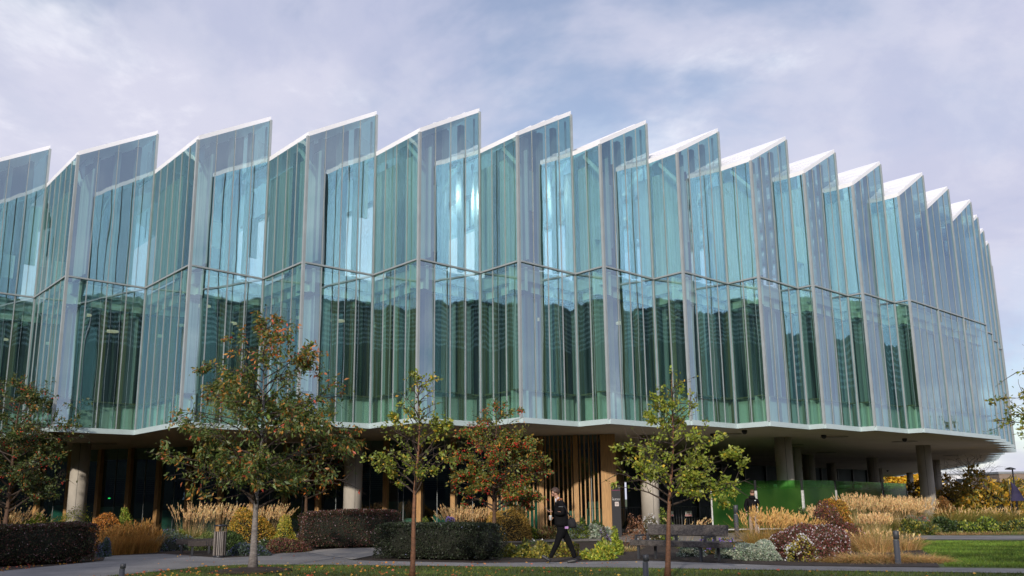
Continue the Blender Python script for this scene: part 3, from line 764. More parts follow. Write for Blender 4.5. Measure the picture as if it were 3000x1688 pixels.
tree('small_tree', 'small tree with orange-red leaves and a thin leaning trunk between cherry tree and clipped hedge', t6, T(1300),
     [(T(1462), .6, .9), (T(1420), 1.2, 1.6), (T(1360), 1.2, 1.5), (T(1310), .4, .6)],
     .10, BARK, [(.09, .09, .02), (.24, .12, .02), (.34, .10, .02), (.36, .05, .02)], [3, 3, 3, 1], .10, 3200, nb=22, lean=(.05, 0), rise=.6, seed=31, droop=.4)
t7 = Vector((10.75, 16.6, 0))
tree('overhanging_tree', 'yellow-green leafy tree at the lawn edge reaching in beside the glass corner', t7, 4.9,
     [(1.9, 1.5, 1.5), (2.4, 2.05, 1.8), (3.1, 2.1, 1.8), (3.9, 1.9, 1.5), (4.8, .5, .5)],
     .09, BARK, [(.09, .11, .02), (.14, .15, .025), (.20, .17, .03)], [4, 3, 2], .075, 3800, nb=36, rise=.5, seed=41, droop=.2)
# background on the right
yt = PX(2655, 1500, 172); yt.z = 0
tree('golden_tree', 'bright golden-yellow tree seen beyond the building between the concrete columns', yt, PX(2650, 1385, 172).z+3,
     [(1.0, 4.2, 4.2), (3, 6.2, 6.2), (6, 5.8, 5.8), (9, 2, 2)], .2, BARK, [(.55, .33, .02), (.48, .27, .02), (.35, .26, .03)], [4, 3, 2], .42, 8000, nb=46, rise=1.2, seed=51, droop=.2, wid=.8)
bt = PX(2852, 1500, 64); bt.z = 0
tree('bare_tree', 'leafless tree with dark thin branches beyond the right end of the building', bt, PX(2840, 1340, 64).z,
     [(1.3, .9, .9), (2.2, 1.8, 1.8), (3.4, 1.9, 1.9), (4.6, .8, .8)], .09, TWIG, [(.12, .08, .03)], None, .05, 60, nb=30, rise=1.3, seed=61)
for i, (px, Y, top, w, pal, nm) in enumerate(((2755, 70, 1425, 2.2, [(.16, .11, .025), (.30, .19, .025), (.10, .09, .02)], 'olive-brown bush behind the bare tree'),
        (2915, 58, 1405, 2.0, [(.19, .13, .02), (.36, .22, .02), (.10, .10, .02)], 'tall yellow-brown autumn bush right of the bare tree'),
        (2820, 75, 1418, 2.6, [(.34, .20, .02), (.16, .12, .02)], 'amber bush filling the gap behind the bare tree'),
        (2990, 66, 1432, 2.4, [(.38, .23, .02), (.20, .15, .02), (.12, .10, .02)], 'orange-yellow bush beneath the street lamp'),
        (2715, 118, 1440, 3.2, [(.40, .25, .02), (.22, .16, .02)], 'yellow bush far behind the right-hand column'))):
    c = PX(px, 1500, Y); c.z = 0; h = PX(px, top, Y).z
    shrub('autumn_bush', nm, c, (w, w*.8), h, pal, None, .22, 3000, lump=.35, m=LEAF, wid=.6)

# ------------------------------------------------------------------ hedges
def hedge(label, pl, pr, ptop, depth, pal, wts, n, flowers=None, sq=7, leaf=.05):
    a, b = G(*pl), G(*pr); d = (b-a); L = d.length; d.normalize(); nn = Vector((-d.y, d.x, 0))
    if nn.y < 0: nn = -nn
    c = (a+b)/2+nn*depth/2; h = ZT(a, (pl[0]+pr[0])/2, ptop)
    return shrub('clipped_hedge', label, c, (L/2, depth/2), h, pal, wts, leaf, n, 'hedge', square=sq, lump=.045, flowers=flowers, ax=(d.x, d.y), fsize=.030)
ABEL = [(.045, .020, .014), (.028, .034, .012), (.065, .022, .018), (.020, .018, .010)]
hedge('long clipped maroon hedge with small pale flowers left of the footpath', (-90, 1668), (303, 1647), 1541, 1.5, ABEL, [4, 4, 2, 3], 26000, ([(.42, .30, .31), (.34, .22, .24)], 300))
hedge('clipped maroon hedge with pink-white flowers in front of the middle column', (872, 1612), (1172, 1606), 1497, 1.6, ABEL, [4, 3, 3, 2], 22000, ([(.45, .33, .34), (.36, .24, .26)], 330))
hedge('very dark green clipped hedge beside the walking man', (1075, 1641), (1438, 1648), 1534, 1.3, [(.012, .018, .009), (.020, .028, .012), (.010, .012, .008)], [4, 3, 3], 24000, ([(.25, .28, .5)], 22))

# ------------------------------------------------------------------ shrubs and perennials
def sh(name, label, x0, x1, ytop, Y, pal, wts, leaf, n, ry=None, **k):
    c = PX((x0+x1)/2, 1550, Y); c.z = 0; a = PX(x0, 1550, Y).x; b = PX(x1, 1550, Y).x
    h = max(.12, PX((x0+x1)/2, ytop, Y).z); rx = (b-a)/2
    return shrub(name, label, c, (rx, ry or min(rx, 1.1)), h, pal, wts, leaf, n, **k)
ORANGE = [(.26, .10, .02), (.18, .075, .018), (.34, .14, .025), (.12, .07, .015)]
GOLD = [(.24, .16, .02), (.17, .13, .018), (.30, .15, .02), (.10, .085, .015)]
LIME = [(.16, .20, .025), (.11, .16, .02), (.22, .24, .03)]
SILV = [(.17, .20, .155), (.12, .155, .11), (.23, .25, .20)]
BLUG = [(.055, .085, .06), (.07, .10, .08), (.04, .06, .04)]
DGRN = [(.03, .05, .014), (.05, .08, .018), (.02, .035, .01)]
sh('beech_dome', 'domed copper-orange beech bush in front of the left column', 255, 378, 1508, 34, ORANGE, None, .055, 9000)
sh('beech_dome', 'domed yellow-brown beech bush behind the cherry trunk', 655, 806, 1499, 34.5, GOLD, None, .06, 10000)
sh('beech_dome', 'domed golden-brown bush against the timber slats', 1420, 1566, 1484, 37.5, [(.22, .14, .03), (.15, .10, .022), (.28, .17, .03)], None, .05, 11000)
sh('beech_dome', 'domed olive-orange bush right of the green glass screens', 2402, 2500, 1448, 36, GOLD+ORANGE, None, .055, 9000)
sh('beech_dome', 'small rust-brown dome at the foot of the right-hand column', 2742, 2802, 1462, 45, [(.13, .06, .02), (.20, .09, .02), (.07, .05, .015)], None, .06, 5000)
sh('lime_shrub', 'low lime-green shrub behind the long maroon hedge', 50, 140, 1512, 38, LIME, None, .07, 4500, m=LEAF)
sh('rose_shrub', 'loose yellow-green shrub before the left column foot', 125, 245, 1500, 37, LIME+[(.30, .26, .03)], None, .05, 3800, m=LEAF, lump=.4, core=False)
sh('lime_shrub', 'upright lime shrub among the rusty grasses', 345, 400, 1502, 35, LIME, None, .07, 2600, m=LEAF, lump=.35)
sh('yellow_shrub', 'feathery yellow-green shrub beside the second hedge', 806, 872, 1518, 34, [(.22, .22, .03), (.14, .18, .03), (.36, .26, .03)], None, .05, 4200, m=LEAF, lump=.3, updir=.9)
sh('heuchera', 'dark red heuchera mound at the footpath edge under the left hedge', -20, 112, 1617, 26.2, [(.06, .022, .016), (.10, .035, .02), (.16, .07, .02)], None, .06, 3800, ry=.5)
sh('heuchera', 'spreading burgundy ground cover right of the cherry trunk', 770, 905, 1578, 31, [(.06, .025, .02), (.09, .03, .02), (.05, .05, .015)], None, .06, 4200, ry=.7)
for i, (x0, x1, yt_, Y, nm) in enumerate(((435, 560, 1566, 33, 'blue-grey catmint beside the small benches'), (678, 745, 1592, 29.5, 'blue-grey catmint just right of the litter bin'), (742, 792, 1600, 29.0, 'blue-green catmint at the cherry trunk foot'), (818, 880, 1590, 31, 'low blue-green catmint below the burgundy cover'), (295, 330, 1580, 29.5, 'blue-green catmint at the end of the long maroon hedge'))):
    sh('catmint', nm, x0, x1, yt_, Y, BLUG, None, .05, 3200, flowers=([(.16, .15, .34)], 130), fsize=.03, lump=.3, m=LEAF)
sh('low_shrub', 'dark olive low shrub behind the litter bin', 650, 715, 1560, 32, DGRN, None, .06, 3200)
sh('green_perennial', 'low green perennials under the feather grasses', 560, 650, 1568, 33, [(.09, .12, .03), (.13, .15, .04)], None, .06, 2600, m=LEAF)
sh('green_perennial', 'broad green leaves at the litter bin clump edge', 500, 560, 1560, 34, DGRN+LIME, None, .10, 1500, m=LEAF)
sh('white_anemone', 'small white anemone clump behind the cherry trunk', 755, 800, 1580, 32, DGRN, None, .05, 700, flowers=([(.8, .8, .8)], 10), fsize=.06, m=LEAF)
sh('aster', 'purple aster clump behind the black-green hedge', 1302, 1338, 1508, 36, [(.06, .08, .03)], None, .05, 1200, flowers=([(.25, .17, .5), (.34, .26, .6)], 420), fsize=.045)
sh('lime_shrub', 'small lime shrub above the black-green hedge', 1228, 1270, 1518, 36, LIME, None, .06, 1600, m=LEAF)
# bed in front of the timber slats
for i, (x0, x1, yt_, pal, nm) in enumerate(((1455, 1520, 1548, SILV, 'grey-green leafy perennial below the golden dome'), (1510, 1580, 1552, DGRN+LIME, 'mixed green perennials left of the walking man'), (1575, 1640, 1550, [(.14, .06, .03), (.08, .09, .03), (.2, .17, .06)], 'reddish perennials at the slat wall foot'), (1662, 1725, 1545, LIME+SILV, 'fresh green perennials right of the walking man'), (1718, 1790, 1546, SILV, 'silver-green perennials at the timber corner'))):
    sh('perennial', nm, x0, x1, yt_, 38.5, pal, None, .11, 1500, m=LEAF, lump=.3)
sh('small_evergreen', 'small dark evergreen in front of the slats', 1692, 1722, 1526, 39.5, DGRN, None, .07, 1600)
sh('small_evergreen', 'low dark evergreen at the last slats', 1724, 1775, 1530, 39.5, DGRN, None, .07, 1900)
# bed along the footpath
YG = [(.17, .16, .025), (.10, .11, .02), (.24, .20, .03), (.07, .07, .02)]
for i, (x0, x1, yt_, Y, pal, nm) in enumerate(((1438, 1510, 1606, 27, YG, 'yellow-green perennials beside the bollard and dark hedge'), (1500, 1560, 1600, 26.6, DGRN+YG, 'dark green perennials before the side path'), (1548, 1615, 1604, 26.2, YG, 'ochre perennials behind the walking man'), (1605, 1680, 1600, 26.6, YG+[(.12, .07, .02)], 'mottled perennials behind the walking legs'), (1718, 1800, 1604, 25.2, LIME+[(.3, .27, .03)], 'bright yellow-green broad-leaved plant right of the walking man'), (1790, 1815, 1576, 27, LIME, 'upright yellow-green perennial near the bench'))):
    sh('perennial', nm, x0, x1, yt_, Y, pal, None, .085, 1500, m=LEAF, lump=.45)
sh('white_anemone', 'white anemones nodding beside the walking man', 1500, 1640, 1585, 28.5, DGRN, None, .06, 500, flowers=([(.82, .82, .84)], 12), fsize=.075, m=LEAF, core=False)
sh('aster', 'small purple aster left of the bench', 1752, 1786, 1556, 30, [(.07, .07, .03)], None, .05, 900, flowers=([(.22, .15, .42)], 60), fsize=.04, m=LEAF, core=False, lump=.4)
sh('seed_head_plant', 'dried brown flower heads beside the bench end', 1838, 1895, 1520, 32, [(.13, .06, .03), (.20, .10, .05)], None, .05, 1300, m=LEAF, core=False, lump=.5)
sh('flowering_shrub', 'white flowered shrub at the foot of the lit column', 1875, 1945, 1520, 33.5, [(.07, .08, .03), (.10, .07, .03)], None, .05, 2600, flowers=([(.66, .64, .62)], 150), fsize=.06, m=LEAF, lump=.3)
sh('green_shrub', 'loose green shrub behind the bench backrest', 1930, 1975, 1512, 33, LIME+DGRN, None, .07, 1100, m=LEAF, core=False, lump=.5)
sh('silver_shrub', 'silver-grey shrub under the bench', 1985, 2060, 1588, 26, SILV, None, .05, 2200)
sh('silver_shrub', 'small silver-grey shrub at the right end of the bench', 2092, 2150, 1592, 25.2, SILV, None, .05, 3800)
sh('silver_shrub', 'wide mounded silver-grey shrub between bench and white flowers', 2155, 2282, 1586, 24.4, SILV, None, .05, 10000, lump=.22)
sh('geranium', 'violet geranium flowers behind the bench end', 2055, 2145, 1580, 27, DGRN+[(.16, .10, .02)], None, .06, 1300, flowers=([(.24, .14, .6)], 60), fsize=.06, m=LEAF, core=False, lump=.4)
RED = [(.10, .032, .026), (.06, .028, .018), (.15, .045, .035), (.05, .05, .018)]
sh('abelia_shrub', 'large reddish shrub dotted with pale flowers right of the silver mound', 2275, 2480, 1545, 24.8, RED, None, .05, 17000, flowers=([(.6, .42, .45), (.66, .55, .55)], 420), fsize=.035, lump=.3, m=LEAF, ry=1.2)
sh('abelia_shrub', 'loose taller reddish shrub before the olive-orange dome', 2350, 2500, 1508, 28.5, RED, None, .055, 9000, flowers=([(.6, .42, .45)], 160), fsize=.035, lump=.35, m=LEAF)
sh('phlox', 'cluster of bright white flowers on the reddish shrub', 2290, 2400, 1572, 23.6, [(.12, .12, .03), (.28, .22, .03)], None, .05, 700, flowers=([(.62, .62, .64)], 80), fsize=.05, m=LEAF, core=False, ry=.35, lump=.3)
sh('euphorbia', 'blue-green and pink spurge clump at the column foot on the right', 2650, 2730, 1518, 40, [(.10, .16, .12), (.24, .12, .09), (.08, .12, .09)], None, .09, 2200, m=LEAF, lump=.4)
for i, (x0, x1, yt_, Y, pal, nm) in enumerate(((2640, 2740, 1532, 39, DGRN+YG, 'low green ground cover beneath the right-hand column'), (2730, 2830, 1524, 40, DGRN, 'dark green ground cover right of the right-hand column'), (2820, 2930, 1528, 39.5, DGRN+LIME, 'green ground cover along the far path'), (2920, 3040, 1530, 40, DGRN+YG, 'mixed ground cover at the end of the far path'))):
    sh('ground_cover', nm, x0, x1, yt_, Y, pal, None, .11, 2600, m=LEAF, lump=.35)
sh('dark_shrub', 'dark green shrub behind the long straw grass clump', 2320, 2400, 1497, 31, DGRN, None, .07, 2800)

# ------------------------------------------------------------------ ornamental grasses
GRN = [(.07, .10, .02), (.11, .12, .03), (.16, .13, .04)]; STR = [(.42, .28, .13), (.34, .22, .10), (.50, .36, .19)]; RUST = [(.24, .12, .03), (.18, .10, .025), (.30, .17, .05)]
def gr(label, px, ytop, Y, r, n, plume, green=GRN, straw=STR, **k):
    c = PX(px, 1550, Y); c.z = 0
    return grass_clump('feather_grass', label, c, r, PX(px, ytop, Y).z, n, green, straw, plume, **k)
gr('feather grass with pale plumes at the left edge behind the hedge', 40, 1478, 38, 1.1, 260, 120, lean=(.3, 0), spread=.5)
gr('feather reed grass with green base left of the litter bin', 560, 1465, 34, .9, 900, 110, lean=(.06, 0), spread=.3)
gr('feather reed grass rising behind the litter bin', 655, 1470, 36, .9, 300, 100, lean=(.05, 0), spread=.3)
gr('feather reed grass above the yellow-brown dome', 725, 1480, 38, 1.1, 200, 90, spread=.25)
gr('tall feather reed grass leaning right of the cherry trunk', 780, 1468, 38, .9, 250, 110, lean=(.16, 0), spread=.3)
for i, (px, yt_) in enumerate(((335, 1545), (372, 1535), (408, 1522), (440, 1550))):
    gr(['rust-brown switch grass beside the long maroon hedge', 'rust-brown switch grass behind the footpath bend', 'tall rust-brown switch grass before the glazing', 'rust-brown switch grass beside the catmint'][i], px, yt_, 30.5+i*.4, .7, 620, 70, green=RUST, straw=RUST, spread=.3, low=.9, bendf=.15)
gr('straw-coloured reed grass left of the golden dome', 1345, 1475, 37.5, 1.3, 300, 150, spread=.4)
gr('straw-coloured reed grass touching the golden dome', 1400, 1482, 38.5, 1.0, 200, 110, spread=.3, lean=(.08, 0))
gr('arching dry grass stems behind the bench', 2000, 1500, 30, .5, 120, 16, spread=.5, bendf=.5, lean=(.1, 0))
gr('low dry grass tuft left of the bench', 1835, 1570, 29, .8, 380, 0, green=STR+GRN, spread=.7)
for i, (px, yt_, Y, lab) in enumerate(((2225, 1478, 27.5, 'tall straw grass partly hiding the standing man'), (2275, 1490, 27, 'arching straw grass above the silver mound'), (2330, 1502, 28.5, 'straw grass between standing man and reddish shrub'))):
    gr(lab, px, yt_, Y, 1.0, 800, 120, green=[(.30, .19, .06), (.24, .16, .05), (.18, .15, .04)], straw=[(.40, .25, .09), (.34, .22, .08)], lean=(.12, 0), spread=.4, low=.8, bendf=.3)
FEA = ['plumed reed grass left of the olive-orange dome', 'plumed reed grass right of the olive-orange dome', 'dense plumed reed grass beneath the far glass screens', 'dense plumed reed grass left of the right-hand column', 'plumed reed grass touching the right-hand column', 'plumed reed grass below the soffit lights', 'short plumed grass in front of the reed bed']
for i, (px, yt_, Y, r) in enumerate(((2405, 1478, 38, .7), (2505, 1440, 39, .8), (2570, 1448, 40, 1.2), (2625, 1450, 41, 1.2), (2690, 1452, 42, 1.1), (2655, 1456, 40, 1.1), (2560, 1500, 34, 1.0))):
    gr(FEA[i], px, yt_, Y, r, 700, 190, spread=.25, lean=(.03, 0))
TAN = [(.36, .22, .09), (.30, .18, .07), (.42, .28, .13), (.20, .17, .05)]
LOWL = ['low tan grass mound before the reddish shrub', 'low tan grass tuft left of the slim bollard', 'tan grass spilling around the slim bollard', 'low tan grass mound right of the slim bollard', 'tan grass mound ending at the lawn', 'upright pale grass behind the slim bollard', 'mixed pale grass below the reed bed', 'pale grass at the lawn corner']
for i, (px, yt_, Y, r, n) in enumerate(((2450, 1614, 23.4, 1.0, 1100), (2520, 1600, 23.2, 1.0, 1100), (2585, 1596, 23.3, 1.0, 1200), (2670, 1606, 23.2, 1.1, 1200), (2720, 1622, 23, .9, 900), (2560, 1545, 27, 1.1, 900), (2490, 1540, 28, 1.2, 900), (2640, 1560, 28, 1.1, 900))):
    gr(LOWL[i], px, yt_, Y, r, n, 14 if i > 4 else 0, green=TAN, spread=.9 if i < 5 else .5, bendf=.55 if i < 5 else .3, low=1.1)
for i, (px, Y, lab) in enumerate(((2790, 43, 'wispy green-tan grass right of the small rust dome'), (2850, 45, 'wispy olive grass below the bare tree'), (2910, 47, 'wispy olive grass before the tall autumn bush'), (2970, 46, 'wispy olive grass at the end of the far bed'))):
    gr(lab, px, 1475+i*3, Y, 2.2, 1500, 30, green=[(.14, .13, .03), (.20, .15, .04), (.09, .10, .02)], spread=.6, low=1.0, w=.016)
TUSL = 'dry tan grass tuft edging the far path'
for i in range(6):
    gr(TUSL, 2770+i*48, 1552, 38, .8, 220, 0, green=[(.28, .18, .09), (.22, .13, .06)], spread=.9, low=1., group='dry tufts edging the far path')
# ------------------------------------------------------------------ lawn blades and fallen leaves
def inpoly(x, y, poly):
    ins = np.zeros(len(x), bool); n = len(poly)
    for i in range(n):
        (x0, y0), (x1, y1) = poly[i], poly[(i+1) % n]
        c = ((y0 > y) != (y1 > y)) & (x < (x1-x0)*(y-y0)/(y1-y0+1e-12)+x0); ins ^= c
    return ins
def lawn(poly, n, h, pal, name, w=.012):
    pts = np.array([(p[0], p[1]) for p in poly]); lo, hi = pts.min(0), pts.max(0)
    xy = rng.uniform(lo, hi, size=(n, 2)); m = inpoly(xy[:, 0], xy[:, 1], [tuple(p) for p in pts]); xy = xy[m]; k = len(xy)
    d = np.stack([rng.normal(size=k)*.5, rng.normal(size=k)*.5, np.ones(k)], 1)
    P = np.concatenate([xy, np.full((k, 1), .0)], 1)
    pn = .75+.35*np.sin(xy[:, :1]*1.3+np.sin(xy[:, 1:]*.9)*2)*np.sin(xy[:, 1:]*1.7)
    V, Fi, C, _ = blades(P, d, h*rng.uniform(.5, 1.3, k), w, pick(k, pal)*pn, .4*rng.uniform(0, 1, k), 2)
    o = rawmesh(name, V, Fi, C, STRAW); tag(o, kind='stuff'); return o
LAWN = [(.075, .115, .018), (.055, .09, .015), (.11, .135, .025), (.10, .10, .03)]
front = [G(*p) for p in near[1:]] + [Vector((12, 16.2)), Vector((-13, 16.2))]
o = lawn(front, 110000, .055, LAWN, 'lawn_grass'); tag(o, 'mown grass of the front lawn below the footpath', 'grass')
rl = gpx([(2665, 1586), (3300, 1588), (3300, 1668), (2990, 1664), (2770, 1661), (2750, 1640), (2700, 1610)])
o = lawn(rl, 120000, .06, [(.10, .17, .022), (.08, .14, .02), (.14, .19, .03)], 'lawn_grass', .014); tag(o, 'bright mown lawn right of the tan grasses', 'grass')
rl2 = gpx([(2680, 1566), (3300, 1566), (3300, 1556), (2700, 1556)])
o = lawn(rl2, 30000, .08, [(.10, .17, .022), (.08, .14, .02)], 'lawn_grass', .02); tag(o, 'grass verge beyond the far path', 'grass')
n = 1500; pts = np.concatenate([np.stack([rng.uniform(-11, 9, n), rng.uniform(17, 24, n), np.full(n, .05)], 1)]); m = inpoly(pts[:, 0], pts[:, 1], [(p.x, p.y) for p in front])
pts = pts[m]; wgt = np.exp(-((pts[:, 0]+5.5)/5.)**2)+.16; pts = pts[rng.random(len(pts)) < wgt]
ex = np.concatenate([[tuple(G(x, 1652+rng.normal()*1.5)+Vector((0, 0, .02)))] for x in rng.uniform(950, 1900, 60)]+[[tuple(G(x, 1640+(300-x)*.1+rng.normal()*3)+Vector((0, 0, .02)))] for x in rng.uniform(0, 300, 60)]+[[tuple(G(rng.uniform(400, 1000), rng.uniform(1630, 1655))+Vector((0, 0, .02)))] for _ in range(40)])
pts = np.concatenate([pts, ex])
o = leaves('fallen_leaves', pts, rng.normal(size=(len(pts), 3))*[1, 1, .25], .075*rng.uniform(.5, 1.2, len(pts)), pick(len(pts), [(.40, .17, .03), (.46, .26, .04), (.26, .10, .03), (.35, .07, .03)]), LEAF, None, .6)
tag(o, 'orange and yellow fallen leaves scattered on the front lawn', 'leaves', kind='stuff')
mb = MB(); mb.lathe((t1.x, t1.y, 0), [(1.0, .012), (.7, .05), (.2, .09), (.05, .1)], 24); o = mb.build('mulch_ring', MULCH, None, True); tag(o, 'round bark mulch patch at the cherry trunk foot', 'mulch')
# ------------------------------------------------------------------ street furniture
WOOD = mat('weathered_grey_wood', (.045, .037, .033), .8, .5, 5, bump=.6, bscale=25, stretch=(1, 5, 5), c2=(.13, .115, .105))
WOODD = mat('dark_stained_wood', (.045, .035, .030), .75, .4, 6, bump=.5, bscale=25, stretch=(1, 6, 6))
STEEL = mat('grey_powder_coat', (.045, .048, .055), .5, .1, 4)
# bench facing the footpath
b0, b1_ = G(1842, 1640), G(2110, 1652)
bd = (b1_-b0).normalized(); bn = Vector((-bd.y, bd.x, 0)); bc = (b0+b1_)/2+bn*.3; BL = 2.75
bench = empty('park_bench', bc); bench.location.z = 0
tag(bench, 'long weathered wooden bench with angled backrest behind the leaning tree trunk', 'bench')
bx = (bd.x, bd.y)
def bp(x, y, z): return bc+bd*x+bn*y+Vector((0, 0, z))
mb = MB(); mb.box(bp(0, 0, .42), (BL, .5, .13), bx); mb.build('seat', WOOD, bench, bevel=.012)
for i in range(5):
    pass
mb = MB(); mb.box(bp(.06, .27, .74), (BL*.88, .07, .27), bx, -.25); mb.build('backrest', WOOD, bench, bevel=.012)
for x in (-1.15, -.25, .9):
    mb = MB(); mb.box(bp(x, .25, .56), (.06, .05, .2), bx); mb.build('back_bracket', STEEL, bench)
for x in (-1.25, -.28, .86):
    mb = MB(); mb.box(bp(x, -.12, .53), (.06, .05, .13), bx); mb.box(bp(x, .03, .6), (.06, .32, .045), bx); mb.build('armrest', STEEL, bench)
for x in (-1.15, -.85, .75, 1.05):
    mb = MB(); mb.box(bp(x, -.16 if x in (-1.15, .75) else .16, .18), (.055, .055, .36), bx); mb.build('leg', STEEL, bench)
for x in np.linspace(1.05, 1.33, 8):      # sawn end grain slots at the seat end
    mb = MB(); mb.box(bp(float(x), -.252, .42), (.014, .006, .12), bx); mb.build('slot', BLACK, bench)
# two low slab benches
for i, (px, py, L, lab) in enumerate(((572, 1622, 1.15, 'low dark slab bench standing behind another beside the bin'), (597, 1629, .95, 'low dark slab bench nearest the litter bin'))):
    p = G(px, py); e = empty('slab_bench', p); tag(e, lab, 'bench', 'low slab benches')
    ax = (1, .35 if i else .25); dd = Vector((ax[0], ax[1], 0)).normalized(); nn = Vector((-dd.y, dd.x, 0))
    mb = MB(); mb.box(p+Vector((0, 0, .37)), (L, .42, .16), ax); mb.build('seat', WOODD, e, bevel=.01)
    for a in (-.36, .36):
        for b in (-.12, .12):
            mb = MB(); mb.box(p+dd*a*L+nn*b+Vector((0, 0, .145)), (.06, .06, .29), ax); mb.build('leg', DARKM, e)
    for j in range(6):
        mb = MB(); mb.box(p+dd*(L*.05+j*.07)-nn*.214+Vector((0, 0, .37)), (.016, .008, .14), ax); mb.build('slot', BLACK, e)
# litter bin
p = G(642, 1634); e = empty('litter_bin', p); tag(e, 'round litter bin with vertical wooden slats and black top', 'litter bin')
mb = MB(); mb.lathe(p, [(.2, 0), (.21, .07), (.185, .075), (.185, .86), (.17, .87)], 24); mb.build('liner', BLACK, e, True)
SLATW = mat('pale_bin_slat', (.21, .185, .165), .75, .35, 7, stretch=(3, 3, .4))
for i in range(22):
    a = 2*math.pi*i/22; c = p+Vector((math.cos(a)*.205, math.sin(a)*.205, .48)); cube('slat', c, (.034, .022, .80), SLATW if i % 5 else WOODD, e, (-math.sin(a), math.cos(a)))
mb = MB(); mb.lathe(p, [(.215, 1.05), (.225, 1.06), (.225, 1.10), (.05, 1.115)], 24); mb.build('lid', BLACK, e, True)
for a in (.4, 2.0, 3.6, 5.2):
    cube('lid_post', p+Vector((math.cos(a)*.19, math.sin(a)*.19, .96)), (.03, .03, .2), BLACK, e)
e.scale = (.84, .84, .84)
# bollard lights
def bollard(p, h, lab, r=.065):
    e = empty('bollard_light', p); tag(e, lab, 'bollard', 'grey bollard lights along the paths')
    mb = MB(); mb.lathe(p, [(r*1.15, 0), (r*1.15, .012), (r, .015), (r, h*.72), (r*.9, h*.725)], 18); mb.build('post', STEEL, e, True)
    mb = MB(); mb.lathe(p+Vector((0, 0, h*.72)), [(r*.7, 0), (r*.7, h*.03)], 18); mb.build('light_slot', FRAME, e, True)
    mb = MB(); mb.lathe(p+Vector((.012, 0, h*.745)), [(r, 0), (r, h*.25), (r*.93, h*.255)], 18); mb.build('head', STEEL, e, True)
bollard(G(908, 1607), .95, 'grey bollard light in front of the clipped hedge with pink-white flowers')
bollard(G(1432, 1640), .80, 'grey bollard light at the right end of the black-green hedge')
bollard(G(2160, 1581), 1.25, 'grey bollard light before the green glass screens', .085)
bollard(G(2632, 1655), .75, 'slim bollard light standing in the tan grasses')
bollard(G(355, 1707), .37, 'short bollard light at the path bend in the front lawn', .055)
bollard(G(1893, 1702), .48, 'short bollard light in the lawn before the bench', .055)
# monolith sign
p = G(1806, 1566); p.y = 39.7; p.x = PX(1806, 1500, 39.7).x; p.z = 0
e = empty('monolith_sign', p); tag(e, 'tall black wayfinding sign reading reception beside the timber corner', 'sign')
SW, SH_ = .37, 2.08
mb = MB(); mb.box(p+Vector((0, 0, SH_/2)), (SW, .12, SH_)); mb.build('panel', BLACK, e, bevel=.006)
MAG = mat('magenta_line', (.25, .01, .10), .5, 0)
NOTE = mat('notice_paper', (.62, .55, .52), .7, .1, 20)
cube('stripe', p+Vector((0, -.0625, SH_-.21)), (SW*.94, .004, .016), MAG, e)
cube('stripe', p+Vector((0, -.0625, SH_-.62)), (SW*.82, .004, .010), FRAME, e)
cube('notice', p+Vector((.02, -.0625, SH_-.76)), (.16, .004, .17), NOTE, e)
def text(name, body, size, loc, m, parent, rz=0):
    c = bpy.data.curves.new(name, 'FONT'); c.body = body; c.size = size; c.extrude = .002
    t = bpy.data.objects.new('tmp', c); col.objects.link(t)
    me = bpy.data.meshes.new_from_object(t.evaluated_get(bpy.context.evaluated_depsgraph_get())); bpy.data.objects.remove(t)
    me.materials.clear(); me.materials.append(m); o = bpy.data.objects.new(name, me); col.objects.link(o)
    o.location = loc; o.rotation_euler = (math.pi/2, 0, rz); setpar(o, parent); return o
text('lettering', 'AstraZeneca', .048, p+Vector((-.10, -.064, SH_-.10)), WHITE, e)
mb = MB(); q = p+Vector((.155, -.064, SH_-.075)); mb.tube([q+Vector((-.015, 0, .03)), q+Vector((.012, 0, .012)), q+Vector((-.01, 0, -.006)), q+Vector((.014, 0, -.03))], .006, 6); mb.build('emblem', WHITE, e)
text('lettering', 'RECEPTION', .062, p+Vector((-.165, -.064, SH_-.59)), WHITE, e)
text('lettering', '↑', .06, p+Vector((-.165, -.064, SH_-.53)), WHITE, e)
for j in range(5): cube('notice_line', p+Vector((.02, -.0655, SH_-.72-j*.022)), (.12, .002, .007), DARKM, e)
# railing with no-smoking notices
r0, r1 = Vector((5.05, 46.6, 0)), Vector((9.55, 46.9, 0)); rd = (r1-r0).normalized()
rail = empty('metal_railing', (r0+r1)/2); tag(rail, 'dark metal railing with vertical bars under the building', 'railing')
for z in (.12, 1.12): c = (r0+r1)/2; cube('rail', (c.x, c.y, z), ((r1-r0).length, .045, .035), STEEL, rail, rd)
L = (r1-r0).length
for i in range(int(L/.125)+1):
    c = r0+rd*i*.125; big = i % 12 == 0
    cube('post' if big else 'bar', (c.x, c.y, .58), (.05 if big else .02, .05 if big else .02, 1.12 if not big else 1.16), STEEL, rail, rd)
REDP = mat('red_print', (.42, .03, .04), .5, .05)
for px, lab in ((1963, 'red and white no smoking notice on the railing left of the tree trunk'), (2017, 'red and white no smoking notice on the railing right of the tree trunk')):
    c = PX(px, 1505, 46.5); e = empty('notice_board', (c.x, c.y, c.z)); tag(e, lab, 'notice')
    cube('plate', c, (.32, .012, .24), WHITE, e)
    cube('red_band', c+Vector((0, -.008, -.075)), (.30, .004, .075), REDP, e)
    mb = MB()
    for a in range(16):
        t = 2*math.pi*a/16; mb.box(c+Vector((math.cos(t)*.05, -.008, .035+math.sin(t)*.05)), (.018, .004, .018))
    for a in range(-2, 3): mb.box(c+Vector((a*.016, -.008, .035-a*.016)), (.016, .004, .016))
    mb.build('ring_symbol', REDP, e)
    cube('cigarette', c+Vector((0, -.0095, .035)), (.07, .003, .012), BLACK, e)
    for j in range(2): cube('text_line', c+Vector((0, -.011, -.06-j*.028)), (.25-.04*j, .003, .010), WHITE, e)
